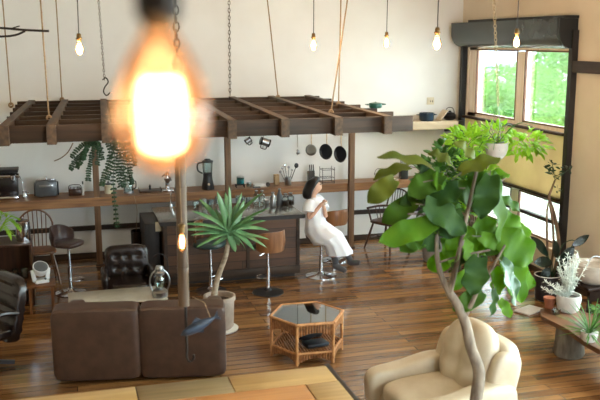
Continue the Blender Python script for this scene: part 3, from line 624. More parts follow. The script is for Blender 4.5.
# right end of counter: board, jars, black appliance
tag(MB().box(on_counter(386, 12.62) + Vector((0, 0, .012)), (.36, .2, .024), bev=.006).build('serving_board', M['pale']), 'pale wooden board lying on the counter behind the fig leaves', 'board')
t = thing('coffee_grinder', 'black coffee grinder on the counter behind the fig leaves', 'grinder', on_counter(403, 12.7))
MB().box((0, 0, .12), (.13, .12, .24), bev=.015).build('body', M['blk'], t); MB().lathe([(.05, 0), (.06, .09), (.001, .09)], (0, 0, .24)).build('hopper', M['clear'], t)
t = thing('wire_basket', 'wire fruit basket on the pale board at the counter right end', 'basket', on_counter(379, 12.62) + Vector((0, 0, .024)))
b = MB()
for z, r_ in ((.01, .05), (.05, .075), (.09, .085)): b.torus((0, 0, z), r_, .003, n=18, k=4)
for k in range(10):
    a = k * .6283; b.tube([(.05 * math.cos(a), .05 * math.sin(a), .01), (.085 * math.cos(a), .085 * math.sin(a), .09)], .0025, 4)
b.tube(spline([(-.085, 0, .09), (-.05, 0, .17), (.05, 0, .17), (.085, 0, .09)]), .004, 5)
b.build('wires', M['iron'], t)
# ------------------------------------------------------------------ pans and mugs hanging under the lattice board
PY = 12.30
def hung_rail():
    z = A(320, 137, PY).z + .05
    return z
ZR = 2.245
def pan(lab, px, top, bot, rx, m, hm, tilt, name='frying_pan', inner=None):
    c = A(px, (top + bot) / 2, PY); r = (bot - top) / 2 / 65.0
    t = thing(name, lab, 'pan', c, R(tilt), 'pans hanging under the lattice')
    rt = rotm(x=90)
    MB().lathe([(.001, .0), (r * .82, 0), (r, -.035), (r * .97, -.035), (r * .8, -.006), (.001, -.006)], rot=rotm(x=-90), n=28, cap=False).build('pan_body', m, t)
    MB().tube([(0, -.0, r * .9), (0, -.01, r + .04), (0, -.005, ZR - c.z - .0)], [.008, .009, .011], 8).build('handle', hm, t)
    return t
pan('small steel bottomed pan, leftmost of the three hanging pans', 311.5, 144, 155.5, 0, M['steel'], M['pale'], -30, 'saucepan')
pan('black frying pan in the middle of the three hanging pans', 327, 143.5, 159.5, 0, M['blkpan'], M['pale'], -52)
pan('black frying pan beside the post, rightmost of the three', 341.5, 145.5, 162.5, 0, M['blkpan'], M['pale'], -60)
c = A(297.5, 152, PY)
t = thing('hanging_sieve', 'steel sieve with black handle hanging left of the pans', 'sieve', c)
MB().tube([(0, 0, ZR - c.z), (0, 0, ZR - c.z - .14)], .014, 8).build('handle', M['blk'], t)
MB().tube([(0, 0, ZR - c.z - .13), (0, 0, .07)], .006, 6).torus((0, 0, 0), .045, .006, rotm(x=90, z=60)).build('ring', M['chrome'], t)
MB().lathe([(.042, 0), (.03, .03), (.001, .045)], rot=rotm(x=90, z=50), n=14).build('mesh_bowl', M['steel'], t)
def hmug(lab, px, py, w, ang):
    c = A(px, py, PY); t = thing('hanging_mug', lab, 'mug', c, 0, 'mugs hanging under the lattice')
    rt = rotm(y=ang)
    MB().lathe([(w * .45, -w * .6), (w * .5, -w * .58), (w * .5, w * .6), (w * .46, w * .6), (w * .44, -w * .5)], rot=rt, n=18).build('body', M['steel'], t)
    MB().lathe([(w * .52, w * .45), (w * .52, w * .62), (w * .46, w * .62)], rot=rt, n=18).lathe([(w * .52, -w * .62), (w * .52, -w * .45), (w * .46, -w * .45)], rot=rt, n=18).build('band', M['iron'], t)
    MB().tube(spline([rt @ Vector(v) for v in ((w * .48, 0, w * .4), (w * .85, 0, w * .35), (w * .85, 0, -w * .3), (w * .48, 0, -w * .35))]), .007, 6).build('handle', M['iron'], t)
    MB().tube([rt @ Vector((w * .8, 0, 0)), Vector((0.0, 0, ZR - c.z))], .003, 5).build('hook', M['iron'], t)
hmug('small steel mug, left of the two hanging mugs', 248, 140.5, .08, 55)
hmug('larger steel mug with black bands, right of the two hanging mugs', 265, 142, .12, 110)
tag(MB().tube([(A(245, 135, PY).x - .1, PY, ZR), (A(345, 135, PY).x + .1, PY, ZR)], .008, 8).build('hanging_rail', M['iron']), 'thin iron rail under the lattice carrying mugs and pans', 'rail')
# ------------------------------------------------------------------ bar stools
def stool_base(t, h, disc=M['chrome'], r=.21, rest=True):
    MB().lathe([(r, 0), (r, .012), (r * .8, .022), (.06, .04), (.035, .07), (.001, .07)], n=28).build('base', disc, t)
    MB().lathe([(.026, .05), (.026, h * .55), (.019, h * .56), (.019, h - .03), (.001, h - .03)], n=16).build('pole', M['chrome'], t); pole = [o for o in col.objects if o.parent == t and o.name.startswith('pole')][-1]
    if rest:
        MB().tube(spline([(-.02, 0, .2), (-.1, -.08, .2), (-.06, -.17, .2), (.06, -.17, .2), (.1, -.08, .2), (.02, 0, .2)]), .009, 6).build('foot_rest', M['chrome'], pole)
    MB().tube([(.03, 0, h - .06), (.16, .03, h - .08)], .006, 6).build('lever', M['chrome'], pole)
def seatpad(t, h, m, r=.19, th=.045):
    MB().sup((0, 0, h), (r, r * .95, th), 3, seg=8).build('seat', m, t)
def curved_back(t, h, m, r=.22, a0=20, a1=160, z0=.0, z1=.22, th=.012, lower=0):
    rings = []; n = 20
    for i in range(n + 1):
        a = R(a0 + (a1 - a0) * i / n); u = abs(i / n - .5) * 2; zt = z1 - lower * u ** 2.5
        c, s = math.cos(a), math.sin(a)
        rings.append([(r * c, r * s, h + z0 + .03 * u ** 4), ((r + .02) * c, (r + .02) * s, h + (z0 + zt) / 2), ((r + .01) * c, (r + .01) * s, h + zt), ((r + .01 + th) * c, (r + .01 + th) * s, h + zt), ((r + .02 + th) * c, (r + .02 + th) * s, h + (z0 + zt) / 2), ((r + th) * c, (r + th) * s, h + z0 + .03 * u ** 4)])
    return MB().loft(rings).build('backrest', m, t)
p = G(71, 293)
t = thing('bar_stool', 'dark brown round seat stool with curved bent wood back at left', 'stool', p, R(55), 'bar stools')
stool_base(t, .66, M['chrome'], .2); 
MB().sup((0, 0, .68), (.19, .18, .045), 3, seg=8).build('seat', M['seatb'], t); curved_back(t, .66, M['seatb'], .2, 15, 165, .0, .25, .02, .1)
p = G(211, 291)
t = thing('bar_stool', 'teal seat stool with slatted ladder back behind the dracaena trunk', 'stool', p, R(60), 'bar stools')
stool_base(t, .64); seatpad(t, .655, M['green'], .22, .05)
for z in (.12, .2, .28): curved_back(t, .62, M['chair'], .19, 45, 135, z, z + .045, .012)
for a in (50, 130): MB().tube([(.2 * math.cos(R(a)), .2 * math.sin(R(a)), .62), (.21 * math.cos(R(a)), .21 * math.sin(R(a)), .95)], .012, 8).build('back_post', M['chair'], t)
p = G(268, 292.5)
t = thing('bar_stool', 'stool with broad curved wooden back and dark disc base at the bar front', 'stool', p, R(205), 'bar stools')
stool_base(t, .62, M['blk'], .21); seatpad(t, .64, M['green'], .19); curved_back(t, .62, M['bent'], .2, 10, 170, -.03, .25, .016, .04)
p = G(321, 276)
WS = p.copy()
t = thing('bar_stool', 'chrome stool the woman in white sits on', 'stool', p, R(115), 'bar stools')
stool_base(t, .56, M['chrome'], .22); seatpad(t, .575, M['seatb'], .19); curved_back(t, .56, M['seatb'], .2, 30, 150, .0, .2, .016, .04)
p = A(334, 217, 11.75)
t = thing('bar_stool', 'stool with brown curved back just behind the woman', 'stool', (p.x, 11.75, 0), R(200), 'bar stools')
stool_base(t, .58, M['chrome'], .2); seatpad(t, .6, M['seatb'], .17); curved_back(t, .58, M['bent'], .18, 10, 170, .0, .24, .016, .04)
# ------------------------------------------------------------------ windsor chairs
def legs4(t, m, w, d, h, splay=.07, r=.016):
    for sx in (-1, 1):
        for sy in (-1, 1):
            MB().tube([(sx * (w + splay), sy * (d + splay), 0), (sx * (w + splay * .55), sy * (d + splay * .55), h * .45), (sx * w, sy * d, h)], [r * .75, r * 1.2, r * .8], 8).build('leg', m, t)
    MB().tube([(-(w + splay * .6), -d, h * .42), (-(w + splay * .6), d, h * .42)], .01, 6).tube([((w + splay * .6), -d, h * .42), ((w + splay * .6), d, h * .42)], .01, 6).tube([(-(w + splay * .6), 0, h * .42), ((w + splay * .6), 0, h * .42)], .01, 6).build('stretcher', m, t)
p = G(40, 261)
t = thing('windsor_chair', 'hoop back wooden spindle chair at the far left by the counter', 'chair', (A(38, 240, 11.75).x, 11.75, 0), R(8), 'windsor chairs')
legs4(t, M['chair'], .17, .16, .43); MB().sup((0, 0, .45), (.23, .22, .025), 4, seg=8).build('seat', M['chair'], t)
hoop = [Vector((-.215, .17, .46))] + [Vector((-.235 * math.cos(R(a)), .2 + .05, .74 + .24 * math.sin(R(a)))) for a in range(0, 181, 15)] + [Vector((.215, .17, .46))]
MB().tube(spline(hoop, 3), .013, 8).build('hoop_back', M['chair'], t)
for i in range(6):
    x = -.15 + .06 * i; MB().tube([(x * .85, .18, .46), (x, .245, .73 + .24 * math.sqrt(max(0, 1 - (x / .235) ** 2)))], .007, 6).build('spindle', M['chair'], t)
p = G(380, 244)
t = thing('windsor_armchair', 'spindle back wooden armchair standing under the right end of the counter', 'chair', (p.x, 12.2, 0), R(-62), 'windsor chairs')
md = M['chair_d']
legs4(t, md, .17, .16, .43, .1, .018); MB().sup((0, 0, .45), (.25, .23, .03), 4, seg=8).build('seat', md, t)
armr = [Vector((-.27, -.2, .66))] + [Vector((.27 * math.cos(R(a)), .0 + .24 * math.sin(R(a)), .66)) for a in range(180, -1, -15)] + [Vector((.27, -.2, .66))]
MB().tube(spline(armr, 2), .018, 8).build('arm_rail', md, t)
for i in range(11):
    a = R(180 - 18 * i); MB().tube([(.21 * math.cos(a), .19 * math.sin(a), .46), (.27 * math.cos(a), .24 * math.sin(a), .655)], .007, 6).build('arm_spindle', md, t)
for s in (-1, 1): MB().tube([(s * .22, -.16, .46), (s * .27, -.18, .655)], .014, 8).build('arm_post', md, t)
hoop = [Vector((-.2, .2, .66)), Vector((-.2, .25, .8))] + [Vector((-.19 * math.cos(R(a)), .27, .84 + .11 * math.sin(R(a)))) for a in range(0, 181, 20)] + [Vector((.2, .25, .8)), Vector((.2, .2, .66))]
MB().tube(spline(hoop, 2), .013, 8).build('hoop_back', md, t)
for i in range(6):
    x = -.13 + .052 * i; MB().tube([(x * .9, .22, .66), (x, .27, .84 + .11 * math.sqrt(max(0, 1 - (x / .19) ** 2)))], .006, 6).build('spindle', md, t)
# ------------------------------------------------------------------ left group
t = thing('tufted_chair', 'dark brown tufted leather chair seen behind the glass coffee table', 'chair', (.68, 10.2, 0), R(0))
t.scale = (.88, .88, .84)
def tuft(q):
    k = 0
    for bx in (-.15, 0, .15):
        for bz in (-.09, .09): k += math.exp(-((q.x - bx) ** 2 + (q.z - bz) ** 2) / .0012)
    return Vector((q.x, q.y - (math.copysign(1, q.y) * .035 * min(1, k)), q.z))
MB().sup((0, .22, .68), (.31, .075, .25), 5, rotm(x=-6), 16, tuft).build('backrest', M['brownd'], t)
MB().sup((0, -.05, .4), (.29, .3, .08), 4, seg=10).build('seat', M['brownd'], t)
for s in (-1, 1): MB().sup((s * .33, -.02, .5), (.05, .28, .14), 4, seg=6).build('armrest', M['brownd'], t)
for sx in (-1, 1):
    for sy in (-1, 1): MB().tube([(sx * .26, sy * .22, .0), (sx * .25, sy * .2, .34)], .018).build('leg', M['black'], t)
# glass coffee table
t = thing('coffee_table', 'low glass topped coffee table behind the brown sofa', 'table', (.50, 9.5, 0))
MB().box((0, 0, .395), (1.1, .55, .014), bev=.004).build('glass_top', mat('frosted_tabletop', (188, 182, 168), .12, c2=(176, 170, 156), spec=.8), t)
MB().box((0, 0, .14), (.95, .42, .02)).build('shelf', M['black'], t)
for sx in (-1, 1):
    for sy in (-1, 1): MB().box((sx * .48, sy * .22, .194), (.04, .04, .388)).build('leg', M['black'], t)
# lantern
p = G(162, 301, .402)
t = thing('oil_lantern', 'silver hurricane lantern standing on the glass coffee table', 'lantern', Vector((p.x, 9.33, p.z)))
t.scale = (1.3, 1.3, 1.28)
MB().lathe([(.065, 0), (.07, .01), (.07, .05), (.05, .07), (.03, .075), (.001, .075)]).build('fuel_tank', M['steel'], t)
MB().lathe([(.03, .075), (.05, .12), (.045, .17), (.03, .2), (.028, .2), (.042, .17), (.046, .12), (.028, .08)]).build('glass_chimney', M['clear'], t)
MB().lathe([(.035, .2), (.045, .21), (.045, .225), (.03, .24), (.04, .26), (.03, .285), (.001, .285)]).build('cap', M['steel'], t)
for s in (-1, 1): MB().tube(spline([(s * .06, 0, .05), (s * .085, 0, .12), (s * .075, 0, .2), (s * .03, 0, .25)]), .008).build('side_tube', M['steel'], t)
MB().tube(spline([(-.078, 0, .19), (-.07, 0, .34), (0, 0, .4), (.07, 0, .34), (.078, 0, .19)]), .004, 6).build('bail_handle', M['iron'], t)
# sofa seen from the back
a = G(50, 306, .8); bq = G(225, 301, .8)
ang = math.atan2(bq.y - a.y, bq.x - a.x); L = (bq - a).length; mid = (a + bq) / 2
t = thing('leather_sofa', 'two seat brown leather sofa with its back to the viewer', 'sofa', (mid.x, mid.y, 0), ang)
t.scale = (.98, 1, 1)
for s in (-1, 1): MB().sup((s * (L / 4 + .008), .1, .40), (L / 4 + .012, .13, .37), 14, rotm(x=3), 10, lambda q: q + Vector((0, -.012 * math.cos(q.x * 3.5), 0))).build('back_cushion', M['brown'], t)
MB().box((0, .12, .42), (L - .12, .1, .6), bev=.03).build('back_frame', M['brown'], t)
MB().box((0, .5, .24), (L - .1, .7, .24), bev=.04).build('seat_base', M['brown'], t)
for s in (-1, 1): MB().sup((s * (L - .2) / 4, .52, .42), ((L - .3) / 4, .33, .09), 5, seg=8).build('seat_cushion', M['brown'], t)
for s in (-1, 1): MB().sup((s * (L / 2 - .1), .48, .36), (.09, .42, .26), 6, seg=8).build('armrest', M['brown'], t)
for sx in (-1, 1):
    for y in (.12, .8): MB().tube([(sx * (L / 2 - .1), y, 0), (sx * (L / 2 - .1), y, .1)], [.02, .03]).build('leg', M['pale'], t)
# side cabinet at the left with canister, palm, fan
p = G(2, 300)
t = thing('side_cabinet', 'dark brown low cabinet at the left edge holding a palm and glassware', 'cabinet', (-.93, 10.9, 0))
MB().box((0, 0, .80), (.95, .5, .03), bev=.005).build('top', M['chair_d'], t)
MB().box((0, .22, .4), (.9, .03, .77)).build('back_panel', M['chair_d'], t)
for x in (-.45, .45): MB().box((x, 0, .395), (.03, .46, .78)).build('side_panel', M['chair_d'], t)
MB().box((0, 0, .33), (.88, .44, .02)).build('shelf', M['chair_d'], t)
MB().box((0, 0, .05), (.88, .44, .03)).build('shelf', M['chair_d'], t)
for i, (x, lab) in enumerate(((.1, 'clear glass inside the left cabinet, nearest the palm'), (.25, 'clear glass inside the left cabinet, middle one'), (.36, 'clear glass inside the left cabinet, nearest its right side'))):
    g = thing('glass_tumbler', lab, 'glass', (-.93 + x, 10.8, .341), 0, 'glasses in the left cabinet')
    MB().lathe([(.035, 0), (.042, .12), (.038, .12), (.03, .01)], n=16).build('body', M['clear'], g)
p = G(25, 240, .636)
t = thing('steel_canister', 'tall polished steel canister on the left cabinet', 'canister', (-.56, 10.85, .816))
MB().lathe([(.085, 0), (.088, .01), (.088, .24), (.08, .25), (.001, .25)], n=28).build('body', M['chrome'], t); MB().lathe([(.082, .25), (.082, .262), (.02, .27), (.015, .29), (.001, .29)], n=24).build('lid', M['chair_d'], t)
# air circulator on a small wooden stool
p = G(41, 282, .36)
t = thing('wooden_stool', 'small brown wooden stool under the white fan', 'stool', (p.x, p.y, 0))
MB().box((0, 0, .34), (.34, .34, .03), bev=.006).build('seat', M['chair'], t)
for sx in (-1, 1):
    for sy in (-1, 1): MB().box((sx * .13, sy * .13, .163), (.03, .03, .325)).build('leg', M['chair'], t)
t = thing('air_circulator', 'white tilted round fan with grey grille at left', 'fan', (p.x, p.y, .357), R(20))
MB().box((0, 0, .02), (.17, .15, .04), bev=.012).build('base', M['white'], t)
for s in (-1, 1): MB().bar((s * .08, 0, .02), (s * .1, 0, .17), .025, .05, .005).build('bracket', M['white'], t)
rt = rotm(x=35, z=0)
MB().lathe([(.05, -.07), (.085, -.04), (.098, .04), (.092, .05), (.08, .045)], (0, 0, .17), rot=rt, n=26).build('housing', M['white'], t)
b = MB().lathe([(.088, .046), (.05, .06), (.001, .062)], (0, 0, .17), rot=rt, n=26)
b.build('grille', M['grey'], t)
MB().lathe([(.014, 0), (.014, .012), (.001, .012)], (.03, -.075, .06), rot=rotm(x=90), n=12).build('dial', M['grey'], t)
# foreground leather armchair at the left edge
p = G(-6, 345, .3)
t = thing('black_armchair', 'shiny black leather swivel armchair at the lower left edge', 'chair', (p.x - .12, p.y + .1, 0), R(-60))
MB().sup((0, .28, .62), (.3, .07, .34), 5, rotm(x=-12), 14, lambda q: q + Vector((0, .01 * math.sin(q.z * 60), 0))).build('backrest', M['brownd'], t)
MB().sup((0, -.02, .42), (.29, .3, .07), 4, seg=10).build('seat', M['brownd'], t)
for s in (-1, 1): MB().tube(spline([(s * .3, .25, .62), (s * .34, .05, .66), (s * .34, -.2, .6), (s * .3, -.22, .4)]), .025, 8).build('armrest', M['brownd'], t)
MB().tube([(0, 0, .1), (0, 0, .37)], .035).build('pole', M['chrome'], t)
b = MB()
for k in range(5): b.bar((0, 0, .1), (.3 * math.cos(k * 1.2566), .3 * math.sin(k * 1.2566), .04), .03, .04)
b.build('star_base', M['blk'], t)
# ------------------------------------------------------------------ large plank table in front
tz = .72; cr_ = G(326, 365.5, tz)
X1 = cr_.x; Y1 = cr_.y; X0 = -2.2; Y0 = 4.7
t = thing('plank_table', 'large low table of tan boards with orange inner panel at the bottom edge', 'table', (0, 0, 0))
xa = G(134, 380, tz).x; xb = G(226, 373, tz).x; bw = .31
MB().box(((X0 + xa) / 2, Y1 - bw / 2, tz - .03), (xa - X0 - .006, bw, .06), bev=.004).build('border_board', M['tan'], t)
MB().box(((xa + xb) / 2, Y1 - bw / 2, tz - .03), (xb - xa - .006, bw, .06), bev=.004).build('border_board', M['olive'], t)
MB().box(((X1 + xb) / 2, Y1 - bw / 2, tz - .03), (X1 - xb - .006, bw, .06), bev=.004).build('border_board', M['tan'], t)
MB().box((X1 - .13, (Y0 + Y1 - bw) / 2, tz - .03), (.26, Y1 - Y0 - bw - .006, .06), bev=.004).build('border_board', M['tan'], t)
MB().box(((X0 + X1 - .27) / 2, (Y0 + Y1 - bw) / 2, tz - .03), (X1 - .27 - X0, Y1 - Y0 - bw - .006, .06), bev=.004).build('inner_panel', M['orange'], t)
MB().box((X1 + .02, (Y0 + Y1) / 2 + .015, tz - .06), (.04, Y1 - Y0 + .06, .115), bev=.004).build('edge_band', M['black'], t)
MB().box(((X0 + X1) / 2, Y1 + .01, tz - .065), (X1 - X0, .02, .11), bev=.004).build('edge_band', M['black'], t)
for x in (X0 + .1, X1 - .1):
    for y in (Y0 + .1, Y1 - .1): MB().box((x, y, (tz - .06) / 2), (.1, .1, tz - .06)).build('leg', M['black'], t)
# ------------------------------------------------------------------ hexagonal rattan table
hc = Vector((2.40, 8.17, 0)); Rr = .40; HT = .45
t = thing('rattan_table', 'hexagonal rattan side table with a glass top', 'table', hc, R(-2))
cor = [Vector((Rr * math.cos(R(60 * k)), Rr * math.sin(R(60 * k)), 0)) for k in range(6)]
for k in range(6): MB().tube([cor[k] * .97 + Vector((0, 0, 0)), cor[k] * .97 + Vector((0, 0, HT - .02))], .017, 10).build('leg', M['rattan'], t)
b = MB()
for k in range(6):
    p0, p1 = cor[k], cor[(k + 1) % 6]; b.tube([p0 + Vector((0, 0, HT - .012)), p1 + Vector((0, 0, HT - .012))], .017, 8)
b.build('top_rim', M['rattan'], t)
MB().prism([c * .96 + Vector((0, 0, HT - .012)) for c in cor], (0, 0, .008)).build('glass_top', M['tabglass'], t)
# fluted cane aprons with an arched lower edge (closed on the left sides, open elsewhere)
for k in range(6):
    p0, p1 = cor[k] * .96, cor[(k + 1) % 6] * .96; b = MB(); n = 13
    for i in range(n):
        u = (i + .5) / n; c = p0.lerp(p1, u); drop = .085 + .05 * (abs(u - .5) * 2) ** 2.2
        b.tube([c + Vector((0, 0, HT - .025 - drop)), c + Vector((0, 0, HT - .025))], .0125, 6)
    b.build('apron', M['rattand'], t)
    b = MB()
    for i in range(n):
        u = (i + .5) / n; c = p0.lerp(p1, u); lo_ = .0 + .06 * (1 - (abs(u - .5) * 2) ** 2.2)
        b.tube([c + Vector((0, 0, lo_ + .005)), c + Vector((0, 0, .115))], .0125, 6)
    b.build('lower_apron', M['rattand'], t)
b = MB()
for k in range(6): b.tube([cor[k] * .96 + Vector((0, 0, .12)), cor[(k + 1) % 6] * .96 + Vector((0, 0, .12))], .014, 8)
b.build('lower_rim', M['rattan'], t)
b = MB()
for i in range(-12, 13):
    x = i * .03; hh = min(Rr * .8660, (Rr - abs(x)) * 1.732) * .95
    b.tube([(x, -hh, .12), (x, hh, .12)], .009, 5)
b.build('lower_shelf', M['rattand'], t)
t = thing('black_bag', 'black bag lying on the lower shelf of the rattan table', 'bag', (hc.x + .05, hc.y + .02, .131), R(15))
MB().sup((0, .08, .075), (.17, .1, .075), 3.5, seg=8, fn=lambda q: q + Vector((0, 0, .012 * math.sin(q.x * 30)))).build('body', M['blk'], t)
MB().tube(spline([(-.1, .05, .12), (-.06, .0, .17), (.06, .0, .17), (.1, .05, .12)]), .01).build('strap', M['blk'], t)
t = thing('black_folder', 'flat black case in front of the bag on the rattan shelf', 'case', (hc.x + .05, hc.y - .14, .131), R(10))
MB().box((0, 0, .02), (.25, .17, .04), bev=.01).build('body', M['blkpan'], t)
# ------------------------------------------------------------------ cream armchair
t = thing('cream_armchair', 'cream leather armchair with plump rounded back cushion', 'armchair', (2.93, 5.99, 0), R(-80))
t.scale = (.97, 1.02, .93)
C_ = M['cream']
def puff(q):
    k = math.exp(-((q.x) ** 2) / .004) * .022 + math.exp(-((q.z + .05) ** 2) / .002) * .018
    return Vector((q.x, q.y + (k if q.y < 0 else 0), q.z))
MB().sup((0, .02, .22), (.43, .43, .2), 7, seg=10).build('base', C_, t)
MB().sup((0, -.08, .44), (.29, .38, .09), 4, seg=12, fn=lambda q: q + Vector((0, 0, .008 * math.cos(q.x * 20)))).build('seat_cushion', C_, t)
MB().sup((0, .40, .52), (.4, .1, .42), 5, rotm(x=-8), 12).build('back_shell', C_, t)
MB().sup((0, .27, .73), (.32, .13, .34), 2.6, rotm(x=-14), 16, puff).build('back_cushion', C_, t)
for s in (-1, 1):
    MB().sup((s * .40, -.02, .42), (.105, .46, .2), 4.5, rotm(x=3), 12, lambda q: q + Vector((0, 0, .012 * math.sin(q.y * 9)))).build('armrest', C_, t)
    MB().sup((s * .36, .34, .62), (.07, .14, .26), 3.5, rotm(x=-14), 10).build('wing', C_, t)
# ------------------------------------------------------------------ dracaena in stone pot
p = G(220, 330)
t = thing('dracaena_pot', 'grey stone cylinder pot on a white saucer beside the sofa', 'pot', p)
MB().lathe([(.135, .03), (.16, .06), (.17, .36), (.185, .37), (.185, .42), (.165, .42), (.16, .36), (.001, .35)], n=32).build('body', M['potst'], t)
MB().lathe([(.15, 0), (.21, .012), (.215, .03), (.2, .03), (.001, .028)], n=32).build('saucer', M['potw'], t)
MB().lathe([(.16, .352), (.12, .37), (.001, .375)], n=20).build('soil', M['soil'], t)
pl = thing('dracaena_plant', 'spiky rosette plant on a bare leaning trunk', 'plant', (p.x, p.y, .37))
cr0 = A(229, 236, p.y) - Vector((p.x, p.y, .37)); tb = A(213, 297, p.y) - Vector((p.x, p.y, .37)); tb.z = 0
MB().tube(spline([tb, tb.lerp(cr0, .35) + Vector((-.01, 0, 0)), tb.lerp(cr0, .7) + Vector((.02, 0, 0)), cr0]), [.037 - .0008 * i for i in range(16)], 10).build('trunk', mat('pale_bark', (170, 154, 134), .8, c2=(136, 120, 100), scale=(12, 12, 30), bump=.4), pl)
b = MB()
tips = [(230, 186), (252, 190), (205, 196), (262, 203), (190, 215), (270, 222), (195, 228), (268, 240), (240, 246), (212, 246), (222, 200), (245, 200), (258, 232), (205, 236), (236, 252), (215, 208), (250, 245), (226, 192), (268, 232), (188, 222), (200, 205), (243, 192), (262, 215), (218, 192), (198, 240), (226, 250), (256, 245), (212, 224), (250, 215), (236, 205)]
for i, (x, y) in enumerate(tips):
    base = cr0 + Vector((random.uniform(-.03, .03), random.uniform(-.03, .03), random.uniform(.0, .08)))
    tip = A(x, y, p.y + random.uniform(-.22, .2)) - Vector((p.x, p.y, .37))
    up = Vector((0, -.5, 1)) if abs(x - 230) > 18 else Vector((.2, -1, .1))
    b.leaf(base, tip, up, .075 + .02 * (i % 3), .3, .24 if abs(x - 230) > 18 else .05, 'strap', 9)
b.build('leaves', M['dracleaf'], pl, solid=.003)
# ------------------------------------------------------------------ big-leaf fig tree near the viewer
YT = 5.2
fp = A(474, 392, YT)
pot('fig_planter', 'grey planter of the large leaved tree', 'pot', (fp.x, YT, 0), .19, .36, M['potg'])
ft = thing('fig_tree', 'tall fig tree with large heart shaped leaves in front of the armchair', 'tree', (fp.x, YT, .3))
O = Vector((fp.x, YT, .3))
def T(px, py, dy=0): return A(px, py, YT + dy) - O
tr = MB()
tr.tube(spline([(0, 0, -.0), T(476, 400), T(479, 372), T(471, 348), T(466, 325), T(458, 306), T(449, 292)], 4), [.05 - .0008 * i for i in range(25)], 10)
tr.tube(spline([T(449, 292), T(441, 275, .02), T(437, 255, .05), T(436, 225, .05), T(430, 190, .0)], 4), [.026 - .001 * i for i in range(17)], 8)
tr.tube(spline([T(449, 294), T(455, 270, -.03), T(462, 240, -.05), T(470, 200, 0), T(478, 165, 0)], 4), [.026 - .001 * i for i in range(17)], 8)
tr.tube(spline([T(464, 318), T(472, 303, -.04), T(478, 290, -.08), T(492, 268, -.1), T(505, 245, -.1)], 4), [.02 - .0008 * i for i in range(17)], 8)
tr.tube(spline([T(470, 205), T(490, 190, .05), T(505, 178, .1)], 4), .007, 6)
tr.tube(spline([T(436, 225, .05), T(425, 215, 0), T(408, 214, -.05)], 4), .007, 6)
tr.tube(spline([T(440, 262, .02), T(460, 256, 0), T(490, 250, -.1)], 4), .008, 6)
LD, DD, MM, OL = MB(), MB(), MB(), MB()
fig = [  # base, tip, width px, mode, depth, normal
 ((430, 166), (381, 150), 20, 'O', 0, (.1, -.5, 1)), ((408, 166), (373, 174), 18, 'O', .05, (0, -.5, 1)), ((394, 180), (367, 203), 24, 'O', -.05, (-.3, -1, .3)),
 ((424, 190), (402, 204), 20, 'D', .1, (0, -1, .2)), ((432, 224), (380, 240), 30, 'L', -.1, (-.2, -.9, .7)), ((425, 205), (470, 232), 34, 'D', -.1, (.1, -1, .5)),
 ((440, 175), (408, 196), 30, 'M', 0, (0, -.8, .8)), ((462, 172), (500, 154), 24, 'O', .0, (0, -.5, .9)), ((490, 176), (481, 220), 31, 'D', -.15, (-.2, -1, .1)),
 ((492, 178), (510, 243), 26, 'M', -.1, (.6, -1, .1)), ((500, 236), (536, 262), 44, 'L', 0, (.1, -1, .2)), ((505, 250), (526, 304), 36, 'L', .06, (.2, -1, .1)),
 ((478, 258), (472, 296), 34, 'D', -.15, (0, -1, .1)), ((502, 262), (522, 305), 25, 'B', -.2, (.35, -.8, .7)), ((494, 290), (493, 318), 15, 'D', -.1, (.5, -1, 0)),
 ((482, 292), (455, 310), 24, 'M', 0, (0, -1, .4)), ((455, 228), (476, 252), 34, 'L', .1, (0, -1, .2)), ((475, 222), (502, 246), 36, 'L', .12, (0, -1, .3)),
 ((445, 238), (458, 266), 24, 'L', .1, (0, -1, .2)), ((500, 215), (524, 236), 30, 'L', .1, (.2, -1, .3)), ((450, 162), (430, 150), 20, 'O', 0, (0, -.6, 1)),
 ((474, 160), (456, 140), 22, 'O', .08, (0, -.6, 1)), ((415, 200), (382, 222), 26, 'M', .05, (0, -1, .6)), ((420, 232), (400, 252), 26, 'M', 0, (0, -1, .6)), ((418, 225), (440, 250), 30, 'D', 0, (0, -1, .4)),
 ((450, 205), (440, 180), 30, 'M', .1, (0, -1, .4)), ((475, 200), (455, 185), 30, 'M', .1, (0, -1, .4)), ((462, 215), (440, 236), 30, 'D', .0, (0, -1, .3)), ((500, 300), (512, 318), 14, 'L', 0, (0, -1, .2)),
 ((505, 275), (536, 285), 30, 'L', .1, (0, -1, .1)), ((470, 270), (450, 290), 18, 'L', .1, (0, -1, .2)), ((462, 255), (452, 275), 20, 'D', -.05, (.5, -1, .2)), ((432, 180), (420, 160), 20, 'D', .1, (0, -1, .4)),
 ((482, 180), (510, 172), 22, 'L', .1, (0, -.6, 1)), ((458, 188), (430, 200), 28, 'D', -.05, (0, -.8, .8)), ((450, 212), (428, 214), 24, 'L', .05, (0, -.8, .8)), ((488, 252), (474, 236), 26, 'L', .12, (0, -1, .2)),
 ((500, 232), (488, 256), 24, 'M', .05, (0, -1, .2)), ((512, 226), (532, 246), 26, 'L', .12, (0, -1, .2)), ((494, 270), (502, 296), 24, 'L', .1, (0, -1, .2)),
]
BB_ = MB()
rnd = random.Random(4)
for i in range(14):
    a = rnd.uniform(0, 6.28); q = rnd.random() ** .5; x = 462 + 48 * q * math.cos(a); y = 212 + 52 * q * math.sin(a); a2 = rnd.uniform(0, 6.28)
    fig.append(((x, y), (x + 22 * math.cos(a2), y + 14 + 14 * math.sin(a2)), rnd.uniform(17, 26), 'LMMLD'[i % 5], rnd.uniform(-.05, .25), (rnd.uniform(-.6, .6), -1, rnd.uniform(.1, .9))))
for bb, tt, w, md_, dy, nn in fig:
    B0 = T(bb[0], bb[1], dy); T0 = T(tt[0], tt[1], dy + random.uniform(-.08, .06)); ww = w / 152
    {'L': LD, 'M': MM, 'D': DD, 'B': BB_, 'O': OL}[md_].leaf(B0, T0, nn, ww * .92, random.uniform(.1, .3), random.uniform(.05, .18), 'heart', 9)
    tr2 = None
